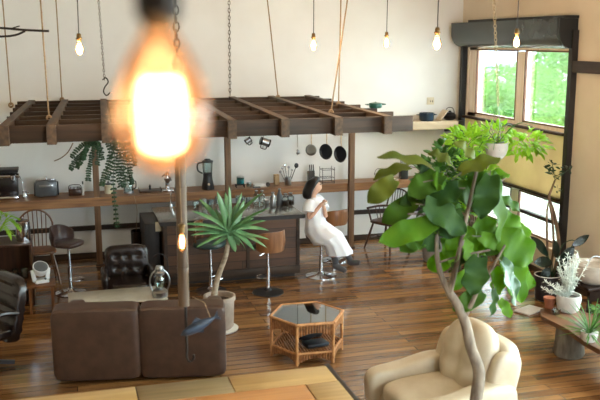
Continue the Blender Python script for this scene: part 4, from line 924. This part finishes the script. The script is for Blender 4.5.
st = tr
for bb, tt, w, md_, dy, nn in fig:
    B0 = T(bb[0], bb[1], dy); st.tube([B0, B0 + (B0 - T(tt[0], tt[1], dy)).normalized() * .07 + Vector((0, .02, -.03))], .0035, 5)
tr.build('trunk', mat('fig_bark', (158, 144, 126), .75, c2=(112, 98, 84), scale=(20, 20, 6), bump=.4), ft)
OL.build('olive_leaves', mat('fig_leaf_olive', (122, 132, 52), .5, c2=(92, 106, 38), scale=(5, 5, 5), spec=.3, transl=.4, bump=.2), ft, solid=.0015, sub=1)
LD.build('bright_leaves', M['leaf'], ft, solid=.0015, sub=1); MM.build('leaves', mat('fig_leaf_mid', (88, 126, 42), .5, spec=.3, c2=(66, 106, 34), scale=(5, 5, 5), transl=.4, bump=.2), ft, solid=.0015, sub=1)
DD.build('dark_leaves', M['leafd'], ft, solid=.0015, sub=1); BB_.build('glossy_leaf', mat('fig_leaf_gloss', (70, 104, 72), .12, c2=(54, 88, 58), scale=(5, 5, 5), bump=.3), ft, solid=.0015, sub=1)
# ------------------------------------------------------------------ generic leafy plants
def bushmesh(b, c, d, n, ls, w, kind='oval', up=.3, spread=1, flat=.5):
    for i in range(n):
        v = Vector((random.gauss(0, 1), random.gauss(0, 1), random.gauss(0, 1))).normalized() * random.random() ** .4
        p = Vector((c[0] + v.x * d[0], c[1] + v.y * d[1], c[2] + v.z * d[2])); q = (Vector((v.x, v.y, v.z * .6 + up)) + Vector((random.uniform(-.5, .5), random.uniform(-.5, .5), random.uniform(-.5, .5)))).normalized() * ls * random.uniform(.7, 1.3)
        b.leaf(p, p + q, (random.uniform(-.4, .4), random.uniform(-1, 0), 1), q.length * w, .2, .2, kind, 4)
def stems(b, base, n, h, r, rad=.006):
    tips = []
    for i in range(n):
        a = random.uniform(0, 6.28); q = Vector((math.cos(a) * r * random.random(), math.sin(a) * r * random.random(), h * random.uniform(.7, 1)))
        b.tube([Vector(base), Vector(base) + q * .5 + Vector((0, 0, .03)), Vector(base) + q], rad, 5); tips.append(Vector(base) + q)
    return tips
# hanging white pot with lime foliage in front of the window
YH = 9.8
ph = A(496, 159, YH)
t = thing('hanging_pot', 'white round pot hung by a chain in front of the window', 'pot', ph)
MB().lathe([(.001, 0), (.08, .005), (.13, .06), (.15, .14), (.148, .22), (.14, .22), (.138, .14), (.001, .2)], n=28).build('body', M['potw'], t)
MB().lathe([(.141, .19), (.001, .21)], n=20).build('soil', M['soil'], t)
zt = .95
for k in range(3):
    a = k * 2.094 + .4; MB().tube([(.145 * math.cos(a), .145 * math.sin(a), .215), (0, 0, .7)], .003, 5).build('hanger_wire', M['steel'], t)
qd = A(494, 0, YH) - (ph + Vector((0, 0, .7)))
tag(chain(None, (0, 0, .7), Vector((0, 0, .7)) + qd * ((ZC - ph.z - .7) / qd.z), .055, .018, .005).build('pot_chain', M['chainl'], loc=ph), 'light metal chain holding the white pot before the window', 'chain')
t = thing('lime_plant', 'bright lime green leafy plant spilling from the hanging white pot', 'plant', ph + Vector((0, 0, .2)))
b = MB()
for i in range(16):
    a = random.uniform(0, 6.28); rr_ = random.uniform(.2, .75); e = Vector((math.cos(a) * rr_, math.sin(a) * rr_ * .5, random.uniform(-.12, .25)))
    pts = spline([(0, 0, 0), e * .5 + Vector((0, 0, .14)), e], 4); b.tube(pts, .004, 5)
b.build('stems', M['midleaf'], t)
b = MB(); bushmesh(b, (-.36, .1, .06), (.32, .25, .14), 170, .11, .45); bushmesh(b, (.42, .05, -.02), (.36, .25, .16), 180, .11, .45, up=0); bushmesh(b, (0, .1, .16), (.22, .15, .1), 60, .1, .45); b.build('foliage', M['lime'], t, solid=.001)
# bushy potted plant behind the fig
p = G(436, 261); p.x += .0
pot('bush_planter', 'grey planter with white foot behind the fig tree trunk', 'pot', (p.x, p.y, 0), .21, .34, M['potg'])
t = thing('bushy_plant', 'bushy bright green plant behind the fig tree', 'plant', (p.x, p.y, .33))
b = MB(); tp = stems(b, (0, 0, -.02), 9, 1.0, .35, .008); b.build('stems', M['barkb'], t)
b = MB(); bushmesh(b, (.12, -.05, .85), (.48, .35, .62), 360, .16, .55); b.build('foliage', M['midleaf'], t, solid=.001)
# tall window plants seen between the leaves
p = Vector((5.9, 11.2, 0))
pot('window_planter', 'dark planter under the lower window behind the fig leaves', 'pot', (p.x, p.y, 0), .2, .36, M['potb'])
t = thing('window_shrub', 'light green shrub beside the lower window, left of the twisted trunk', 'plant', (p.x, p.y, .34))
b = MB(); stems(b, (0, 0, -.02), 8, 1.2, .35, .009); b.build('stems', M['barkb'], t)
b = MB(); bushmesh(b, (-.05, 0, .95), (.36, .4, .62), 320, .13, .5); b.build('foliage', M['lime'], t, solid=.001)
# twisted trunk plant by the window in black pot
p = G(546, 300)
t = thing('black_planter', 'black pot with pale rim on the floor by the window post', 'pot', p)
MB().lathe([(.11, 0), (.14, .02), (.17, .3), (.17, .34), (.155, .34), (.15, .28), (.001, .28)], n=28).build('body', M['potb'], t)
MB().torus((0, 0, .34), .162, .008, n=28).build('rim', M['potw'], t); MB().lathe([(.15, .28), (.001, .3)], n=20).build('soil', M['soil'], t)
q0 = Vector((p.x, p.y, .28)); t = thing('twisted_tree', 'slim twisted bare trunk with small leaf tufts in front of the window', 'plant', q0)
def W(px, py, dy=0): return A(px, py, p.y + dy) - q0
b = MB()
b.tube(spline([(0.05, 0, 0), W(558, 262), W(558, 235), W(553, 210), W(549, 198), W(552, 188), W(555, 180)], 4), [.032 - .0009 * i for i in range(25)], 8)
b.tube(spline([(-.05, 0, 0), W(547, 262), W(547, 230), W(547, 212), W(549, 200)], 4), [.02 - .0007 * i for i in range(17)], 8)
b.tube(spline([(.0, .03, 0), W(553, 255), W(553, 225), W(550, 205)], 4), [.016] * 13, 7)
b.build('trunk', M['barkb'], t)
b = MB()
for px, py, n in ((552, 165, 14), (555, 176, 16), (549, 171, 10), (567, 170, 12), (556, 188, 5)):
    c = W(px, py); bushmesh(b, c, (.06, .06, .04), n, .06, .5)
b.tube([W(555, 180), W(552, 163)], .004, 5).tube([W(555, 180), W(568, 170)], .004, 5); b.build('foliage', M['dleaf'], t, solid=.001)
# rubber plant leaves
t = thing('rubber_plant', 'dark rubber plant with broad glossy leaves at the window corner', 'plant', q0 + Vector((.05, -.02, .0)))
b = MB(); sb = MB()
o_ = Vector((.05, -.02, 0))
for bx, by, tx, ty, w in ((548, 256, 533, 236, 15), (552, 262, 535, 262, 16), (556, 258, 556, 240, 14), (560, 262, 575, 247, 16), (572, 246, 590, 235, 11), (556, 272, 570, 262, 15), (550, 268, 541, 280, 14), (562, 280, 574, 272, 12)):
    B0, T0 = W(bx, by, -.05) - o_, W(tx, ty, -.1) - o_
    b.leaf(B0, T0, (.2, -1, .5), w / 100, .15, .1, 'oval', 7); sb.tube([(0, 0, .0), (B0.x * .4, B0.y, B0.z * .6), B0], .006, 5)
sb.tube(spline([W(556, 262, -.05) - o_, W(562, 246, -.05) - o_, W(572, 240, -.05) - o_, W(580, 246, -.05) - o_], 4), .006, 5)
sb.build('stems', M['dleaf'], t); b.build('leaves', M['rubber'], t, solid=.004, sub=1)
# ------------------------------------------------------------------ slab bench with plants
t = thing('slab_bench', 'low live edge wooden slab bench on a log at the right edge', 'bench', (0, 0, 0))
e = [(4.90, 7.62), (4.93, 7.2), (4.88, 6.8), (4.9, 6.3), (4.87, 5.6), (5.45, 5.6), (5.47, 6.3), (5.42, 6.9), (5.46, 7.5), (5.36, 7.88), (5.02, 7.84)]
MB().prism([(x, y, .31) for x, y in e[::-1]], (0, 0, .05)).build('slab', M['bench'], t)
MB().lathe([(.15, 0), (.165, .03), (.15, .15), (.14, .31), (.001, .31)], (5.08, 7.35, 0), n=20).build('log_leg', M['logm'], t)
MB().lathe([(.16, 0), (.17, .03), (.15, .15), (.15, .31), (.001, .31)], (5.15, 5.95, 0), n=20).build('log_leg', M['logm'], t)
p = G(568, 311, .36)
t = thing('silver_plant_pot', 'white round pot of the silver plant on the bench end', 'pot', p)
MB().lathe([(.09, 0), (.12, .03), (.135, .14), (.13, .19), (.12, .19), (.12, .14), (.001, .16)], n=28).build('body', M['potw'], t); MB().lathe([(.12, .155), (.001, .17)], n=20).build('soil', M['soil'], t)
t = thing('silver_bush', 'silvery white fine leaved plant in the white pot on the bench', 'plant', p + Vector((0, 0, .16)))
b = MB(); sb = MB()
for i in range(34):
    a = random.uniform(0, 6.28); r_ = random.uniform(.02, .2); e = Vector((math.cos(a) * r_ + .06, math.sin(a) * r_, random.uniform(.16, .5) * (1.1 - r_)))
    if i % 4 == 0: e = Vector((random.uniform(-.28, -.1), random.uniform(-.1, .1), random.uniform(.05, .2)))
    pts = spline([(0, 0, 0), e * .5, e], 4); sb.tube(pts, .004, 4)
    for k in range(2, len(pts)):
        for s in range(5):
            v = Vector((random.uniform(-1, 1), random.uniform(-1, 1), random.uniform(-.2, 1))).normalized() * .045
            b.leaf(pts[k], pts[k] + v, (0, 0, 1), .012, .1, .1, 'oval', 2)
sb.build('stems', M['silver'], t); b.build('foliage', M['silver'], t, solid=.001)
p = G(589, 341, .36)
t = thing('fern_pot', 'small white ceramic pot at the front of the bench', 'pot', p)
MB().lathe([(.055, 0), (.075, .02), (.085, .1), (.078, .1), (.001, .08)], n=24).build('body', M['potw'], t)
t = thing('spider_plant', 'green strappy plant in the small white pot at the front of the bench', 'plant', p + Vector((0, 0, .08)))
b = MB()
for i in range(60):
    a = random.uniform(0, 6.28); r_ = random.uniform(.08, .36); e = Vector((math.cos(a) * r_, math.sin(a) * r_, random.uniform(-.04, .36)))
    b.leaf((0, 0, 0), e, (0, -.3, 1), .016, .1, .25, 'oval', 6)
b.build('leaves', M['midleaf'], t, solid=.001)
p = G(549, 300, .36)
t = thing('terracotta_pot', 'small terracotta pot at the far end of the bench', 'pot', G(549, 308, .36))
MB().lathe([(.045, 0), (.062, .1), (.068, .1), (.068, .125), (.058, .125), (.001, .1)], n=22).build('body', M['terra'], t)
t = thing('glass_dish', 'small clear glass dish on the far end of the bench', 'dish', G(556, 314, .36))
MB().lathe([(.035, 0), (.05, .05), (.046, .05), (.03, .008)], n=18).build('body', M['clear'], t)
# dark stand with big pale bowl planter
p = G(591, 283, .46)
t = thing('plant_stand', 'dark wooden stand at the right edge behind the bench', 'stand', (p.x + .1, p.y, 0))
MB().box((0, 0, .44), (.55, .42, .04), bev=.006).build('top', M['brownd'], t)
for sx in (-1, 1):
    for sy in (-1, 1): MB().box((sx * .23, sy * .17, .21), (.04, .04, .42)).build('leg', M['brownd'], t)
MB().box((0, -.19, .36), (.5, .02, .12)).build('apron', M['brownd'], t)
t = thing('bowl_planter', 'large pale grey bowl planter on the dark stand', 'pot', (p.x + .03, p.y + .02, .46))
MB().lathe([(.12, 0), (.19, .05), (.235, .16), (.24, .24), (.225, .24), (.21, .2), (.001, .19)], n=32).build('body', mat('pale_bowl', (206, 196, 182), .7, c2=(180, 168, 154), bump=.2), t)
MB().tube(spline([(-.16, -.1, .24), (-.1, -.1, .34), (.0, -.1, .34), (.06, -.12, .24)]), .007, 6).build('wire_handle', M['steel'], t)
t = thing('side_leaf_plant', 'small green leafy plant at the right edge by the bowl planter', 'plant', (5.34, 7.1, .361))
MB().lathe([(.05, 0), (.07, .09), (.06, .09), (.001, .07)], n=16).build('nursery_pot', M['potw'], t)
b = MB(); bushmesh(b, (0, 0, .18), (.12, .12, .09), 60, .08, .5); stems(b, (0, 0, .06), 6, .15, .1, .004); b.build('foliage', M['midleaf'], t, solid=.001)
tag(MB().box(G(529, 311) + Vector((0, 0, .012)), (.34, .22, .02), rotm(z=25), bev=.004).build('floor_tray', M['white']), 'white flat tray lying on the floor before the black pot', 'tray')
# ------------------------------------------------------------------ trailing plants under the lattice
def trail(name, lab, cx, cy, Yd, paths, leaf=.04):
    c = A(cx, cy, Yd); t = thing(name, lab, 'plant', c, 0, 'trailing plants under the lattice')
    b = MB(); sb = MB()
    for path in paths:
        pts = spline([A(x, y, Yd + random.uniform(-.1, .1)) - c for x, y in path], 6); sb.tube(pts, .0045, 5)
        Lc = 0
        for i in range(1, len(pts)):
            d = pts[i] - pts[i - 1]; n = max(1, int(d.length / .03))
            for k in range(n):
                pp = pts[i - 1] + d * (k / n)
                for s in (-1, 1):
                    v = (d.normalized().cross(Vector((0, 1, 0))) * s + d.normalized() * .4 + Vector((0, random.uniform(-.5, .5), 0))).normalized() * leaf * random.uniform(.6, 1.1)
                    b.leaf(pp, pp + v, (0, -1, .2), leaf * .6, .1, .1, 'oval', 3)
    sb.build('stems', M['dleaf'], t); b.build('foliage', M['dleaf'], t, solid=.001); return t
trail('trailing_plant', 'dark green trailing plant drooping to the left of the left post', 90, 143, 9.2, [[(92, 140), (84, 152), (76, 160), (70, 170)], [(94, 141), (86, 150), (80, 163), (77, 168)], [(90, 141), (80, 147), (71, 158)], [(95, 142), (92, 155), (89, 168), (88, 181)], [(97, 142), (99, 152), (97, 165)], [(88, 142), (84, 156), (82, 160)], [(96, 141), (100, 148), (103, 160)]])
trail('trailing_plant', 'dark green trailing plant hanging straight down right of the left post', 118, 143, 9.2, [[(108, 141), (110, 158), (104, 175), (102, 186)], [(112, 141), (115, 160), (113, 180), (115, 205), (117, 228)], [(114, 141), (119, 155), (118, 172), (121, 187)], [(120, 141), (125, 155), (123, 172), (124, 188)], [(124, 142), (129, 158), (131, 175), (132, 184)], [(118, 141), (122, 160), (120, 176)], [(116, 141), (110, 165), (107, 180)], [(127, 142), (133, 155), (135, 166)], [(122, 140), (127, 160), (127, 182)]], .042)
c = A(66, 150, 9.3)
tag(MB().tube(spline([A(73, 143, 9.3) - c, A(68, 152, 9.3) - c, A(61, 158, 9.3) - c, A(54, 161, 9.3) - c]), .006, 5).build('dry_tendril', M['barkb'], loc=c), 'thin dry tendril curving below the lattice at left', 'tendril')
tag(MB().tube(spline([A(134, 196, 11.9) - c, A(137, 210, 11.9) - c, A(136, 232, 11.9) - c]), .004, 5).build('cable', M['rope'], loc=c), 'thin pale cord dangling over the counter edge near the stockpot', 'cord')
p = Vector((-.93 + .12, 10.85, .816))
t = thing('palm_pot', 'brown pot on the left cabinet partly outside the frame', 'pot', (p.x - .13, p.y, .816))
MB().lathe([(.07, 0), (.09, .1), (.08, .1), (.001, .08)], n=20).build('body', M['terra'], t)
t = thing('parlour_palm', 'light green palm fronds at the left edge', 'plant', (p.x - .08, p.y, .87))
b = MB()
for i in range(11):
    a = R(-50 + 28 * i); e = Vector((math.cos(a) * .3, math.sin(a) * .22, .08 + .2 * random.random())); pts = spline([(0, 0, 0), e * .55 + Vector((0, 0, .12)), e], 5); b.tube(pts, .004, 4)
    for k in range(2, len(pts)):
        d = (pts[k] - pts[k - 1]).normalized()
        for s in (-1, 1):
            v = (d.cross(Vector((0, 0, 1))) * s + d + Vector((0, 0, -.3))).normalized() * .12
            b.leaf(pts[k], pts[k] + v, (0, 0, 1), .018, .1, .2, 'oval', 3)
b.build('fronds', M['lime'], t, solid=.001)
# ------------------------------------------------------------------ the woman
WY = 10.93
hip = Vector((WS.x - .09, WS.y, .70))
person = thing('person', 'woman in a white dress on a chrome bar stool holding a cup', 'person', hip)
def K(px, py, Y=WY): return A(px, py, Y) - hip
facing = Vector((.80, -.60, 0)).normalized(); side = Vector((-facing.y, facing.x, 0))      # side = her left
pel = Vector((0, 0, .0)); chest = Vector((-.02, 0, .32)) + facing * -.02; neck = Vector((-.035, 0, .46)); 
hd = neck + Vector((0, 0, .1)) + facing * .025
shR = Vector((-.02, 0, .40)) - side * .155; shL = Vector((-.02, 0, .40)) + side * .155
elR = K(309, 219, WY - .17); haR = K(319.5, 206.5, WY - .22)
elL = K(326, 217, WY - .02); haL = K(323.5, 205.5, WY - .16)
kR = K(330, 239, WY - .28); kL = K(336, 237.5, WY - .08); aR = K(335.5, 262, WY - .22); aL = K(350, 259, WY - .08)
tR = K(346, 271, WY - .34); tL = K(360.5, 262.5, WY - .18)
def skin(name, verts, edges, rad, m, parent, sub=2, root=0):
    me = bpy.data.meshes.new(name); me.from_pydata([tuple(v) for v in verts], edges, []); me.materials.append(m)
    o = bpy.data.objects.new(name, me); col.objects.link(o); o.parent = parent
    sk = o.modifiers.new('skin', 'SKIN'); sk.use_smooth_shade = True
    if not me.skin_vertices: bpy.context.view_layer.objects.active = o
    for i, r_ in enumerate(rad):
        v = me.skin_vertices[0].data[i]; v.radius = (r_, r_) if not isinstance(r_, tuple) else r_; v.use_root = (i == root)
    s_ = o.modifiers.new('sub', 'SUBSURF'); s_.levels = sub; s_.render_levels = sub
    return o
V, Ed, Rd = [], [], []
def add(v, r_, par=None):
    V.append(Vector(v)); Rd.append(r_); i = len(V) - 1
    if par is not None: Ed.append((par, i))
    return i
i0 = add(pel, .12); i1 = add((0, 0, .16), .10, i0); i2 = add(chest, .115, i1); i3 = add(neck - Vector((0, 0, .02)), .05, i2); i4 = add(neck + Vector((0, 0, .04)), .045, i3)
look = (Vector((.93, -.25, .22))).normalized()
i5 = add(hd + look * .02, .074, i4); i6 = add(hd + Vector((0, 0, .07)) + look * .005, .088, i5); i7 = add(hd + Vector((0, 0, .13)) - look * .01, .06, i6)
nz_ = add(hd + look * .1 + Vector((0, 0, .035)), .012, i6)
for sh, el, ha in ((shR, elR, haR), (shL, elL, haL)):
    a = add(sh, .055, i2); b_ = add(sh.lerp(el, .5), .042, a); c_ = add(el, .036, b_); d_ = add(el.lerp(ha, .5), .032, c_); e_ = add(ha, .024, d_)
    dirn = (ha - el).normalized(); palm = add(ha + dirn * .045, .026, e_)
    sd = dirn.cross(facing).normalized(); cupd = (Vector((.04, -.02, .03)))
    for f_ in range(4):
        off = sd * (.024 - .016 * f_); b0 = add(ha + dirn * .07 + off, .0085, palm); b1 = add(ha + dirn * (.095 - .005 * abs(f_ - 1)) + off + facing * .012, .008, b0); add(ha + dirn * (.105 - .006 * abs(f_ - 1)) + off + facing * .035, .007, b1)
    th = add(ha + dirn * .04 + sd * .035 + facing * .01, .009, palm); add(ha + dirn * .065 + sd * .04 + facing * .03, .008, th)
for k_, an, to in ((kR, aR, tR), (kL, aL, tL)):
    hj = pel + (k_ - pel) * .22 + Vector((0, 0, -.02)); a = add(hj, .095, i0); b_ = add(k_, .06, a); c_ = add(k_.lerp(an, .4), .055, b_); d_ = add(an, .036, c_); heel = add(an + Vector((.0, 0, -.05)), .036, d_); add(an.lerp(to, .65) + Vector((0, 0, -.03)), .034, heel)
body = skin('body', V, Ed, Rd, M['skin'], person)
# dress: skirt loft from chest to hem
def ring(c, rx, ry, tilt=0, n=36, fold=0, ph=0, up=Vector((0, 0, 1))):
    pts = []
    for k in range(n):
        a = 6.28318 * k / n; f_ = 1 + fold * math.sin(a * 9 + ph)
        pts.append(Vector(c) + facing * (rx * f_ * math.cos(a)) + side * (ry * f_ * math.sin(a)) + Vector((0, 0, tilt * math.cos(a))))
    return pts
hem = (aR + aL) / 2 + Vector((-.04, 0, .11)); kn = (kR + kL) / 2
rings = [ring((0, 0, .455), .055, .085, .0), ring(Vector((0, 0, .42)), .09, .15, -.01), ring(Vector((0, 0, .33)), .125, .175, 0, fold=.01), ring((0, 0, .2), .13, .16, 0, fold=.02), ring((0.01, 0, .1), .145, .17, 0, fold=.03)]
def pring(c, tan, w, th, fold, ph, n=36):
    tan = tan.normalized(); upv = tan.cross(side).normalized(); pts = []
    if upv.dot(facing) < 0: upv = -upv
    for k in range(n):
        a = 6.28318 * k / n; f_ = 1 + fold * math.sin(a * 9 + ph)
        pts.append(Vector(c) + upv * (th * f_ * math.cos(a)) + side * (w * f_ * math.sin(a)))
    return pts
spine = [(Vector((.04, -.02, .0)), Vector((.25, -.15, -1)), .215, .2), (pel.lerp(kn, .45) + Vector((0, 0, -.03)), Vector((.8, -.5, -.7)), .23, .18), (kn.lerp(pel, .12) + Vector((0, 0, -.02)), Vector((.5, -.3, -.9)), .23, .17), (kn.lerp(hem, .3), Vector((.15, -.1, -1)), .19, .16), (kn.lerp(hem, .65), Vector((.1, 0, -1)), .2, .165), (hem, Vector((.05, 0, -1)), .22, .18), (hem + Vector((0, 0, .006)), Vector((.05, 0, -1)), .2, .165)]
for i, (c, tn, w_, th_) in enumerate(spine): rings.append(pring(c, tn, w_, th_, .03 + .008 * i, .25 * i))
MB().loft(rings).build('dress', M['dress'], person)
for s, sh, el in ((-1, shR, elR), (1, shL, elL)):
    d = (el - sh); q = d.to_track_quat('Z', 'Y').to_matrix(); L = []
    for u, r_ in ((-.15, .05), (0, .08), (.2, .095), (.5, .105), (.62, .1), (.62, .085)):
        L.append([sh + d * u + q @ Vector((r_ * (1 + .06 * math.sin(6 * 6.283 * k / 18)) * math.cos(6.28318 * k / 18), r_ * math.sin(6.28318 * k / 18), 0)) for k in range(18)])
    MB().loft(L).build('sleeve', M['dress'], person)
# socks and shoes
for an, to, kk in ((aR, tR, kR), (aL, tL, kL)):
    up = (kk - an).normalized(); 
    MB().tube([an + up * .1, an, an + Vector((.005, 0, -.045))], [.045, .043, .046], 12).build('sock', M['sock'], person)
    d = (to - an); 
    c0 = an + Vector((-.01, 0, -.05)); c1 = to + Vector((0, 0, -.005))
    MB().tube([c0 - d * .12, c0, c0.lerp(c1, .5), c1 - d * .05, c1], [.03, .044, .042, .036, .018], 12).build('shoe', M['sock'], person)
# hair: bob
hc_ = hd + Vector((0, 0, .055)) - look * .015
lh = Vector((look.x, look.y, 0)).normalized(); ls_ = Vector((-lh.y, lh.x, 0))
def hairfn(c, rx, ry, z, cut):
    pts = []
    for k in range(28):
        a = 6.28318 * k / 28; x = math.cos(a); x = min(x, cut)
        pts.append(c + lh * (rx * x) + ls_ * (ry * math.sin(a)) + Vector((0, 0, z + .02 * x)))
    return pts
hb = MB().loft([hairfn(hc_, .01, .01, .125, 1), hairfn(hc_, .075, .07, .112, 1), hairfn(hc_, .108, .098, .07, .95), hairfn(hc_ - lh * .012, .115, .106, .02, .42), hairfn(hc_ - lh * .022, .118, .114, -.03, .2), hairfn(hc_ - lh * .03, .125, .12, -.08, .05), hairfn(hc_ - lh * .035, .112, .115, -.13, .0), hairfn(hc_ - lh * .035, .08, .09, -.165, .1)])
for v in hb.bm.verts: v.co += (v.co - hc_).normalized() * (.016 * mnoise.noise(v.co * 22) + .004)
hb.build('hair', M['hair'], person, sub=1)
for s in (-1, 1): MB().sup(hd + look * .082 + ls_ * (s * .032) + Vector((0, 0, .062)), (.012, .012, .007), 2, seg=3).build('eye', M['eye'], body)
MB().sup(hd + look * .09 + Vector((0, 0, -.002)), (.01, .022, .006), 2, rotm(z=math.degrees(math.atan2(lh.y, lh.x))), seg=3).build('mouth', M['lips'], body)
# cup in her hands
cp = hip + (haR + haL) / 2 + Vector((.045, -.0, .045))
t = thing('coffee_cup', 'small white cup held in the womans hands', 'cup', cp)
MB().lathe([(.022, -.035), (.034, -.01), (.036, .03), (.032, .03), (.028, -.02), (.001, -.03)], n=20).build('body', M['potw'], t)
MB().tube(spline([(.034, 0, .02), (.055, 0, .015), (.05, 0, -.012), (.033, 0, -.015)]), .004, 6).build('handle', M['potw'], t)
# ------------------------------------------------------------------ light
w = bpy.data.worlds.new('sky'); scene.world = w; w.use_nodes = True
nt = w.node_tree; bg = nt.nodes['Background']; bg.inputs['Color'].default_value = (.80, .92, 1, 1); bg.inputs['Strength'].default_value = 11
def portal(loc, rot, sx, sy):
    l = bpy.data.lights.new('window_portal', 'AREA'); l.shape = 'RECTANGLE'; l.size = sx; l.size_y = sy; l.cycles.is_portal = True
    o = bpy.data.objects.new('window_portal', l); col.objects.link(o); o.location = loc; o.rotation_euler = rot
portal((XR + .2, 11.25, 2.64), (0, R(90), 0), 1.12, 2.9)
portal((XR + .2, 11.25, .8), (0, R(90), 0), .68, 2.9)
portal((XR + .2, 4.35, 2.0), (0, R(90), 0), 3.0, 7.9)
portal((XR + .2, 11.25, 1.615), (0, R(90), 0), .83, 2.9)
portal((4.4, YF - .25, 2.35), (R(90), 0, 0), 2.2, 4.1)
s = bpy.data.lights.new('sun', 'SUN'); s.energy = 7; s.angle = R(3); s.color = (1, .95, .86)
so = bpy.data.objects.new('sun', s); col.objects.link(so)
so.rotation_euler = Vector((-.62, .18, -.9)).to_track_quat('-Z', 'Y').to_euler()
scene.view_settings.view_transform = 'Standard'; scene.view_settings.look = 'None'; scene.view_settings.gamma = 1; scene.view_settings.use_curve_mapping = False
scene.view_settings.exposure = 0.5
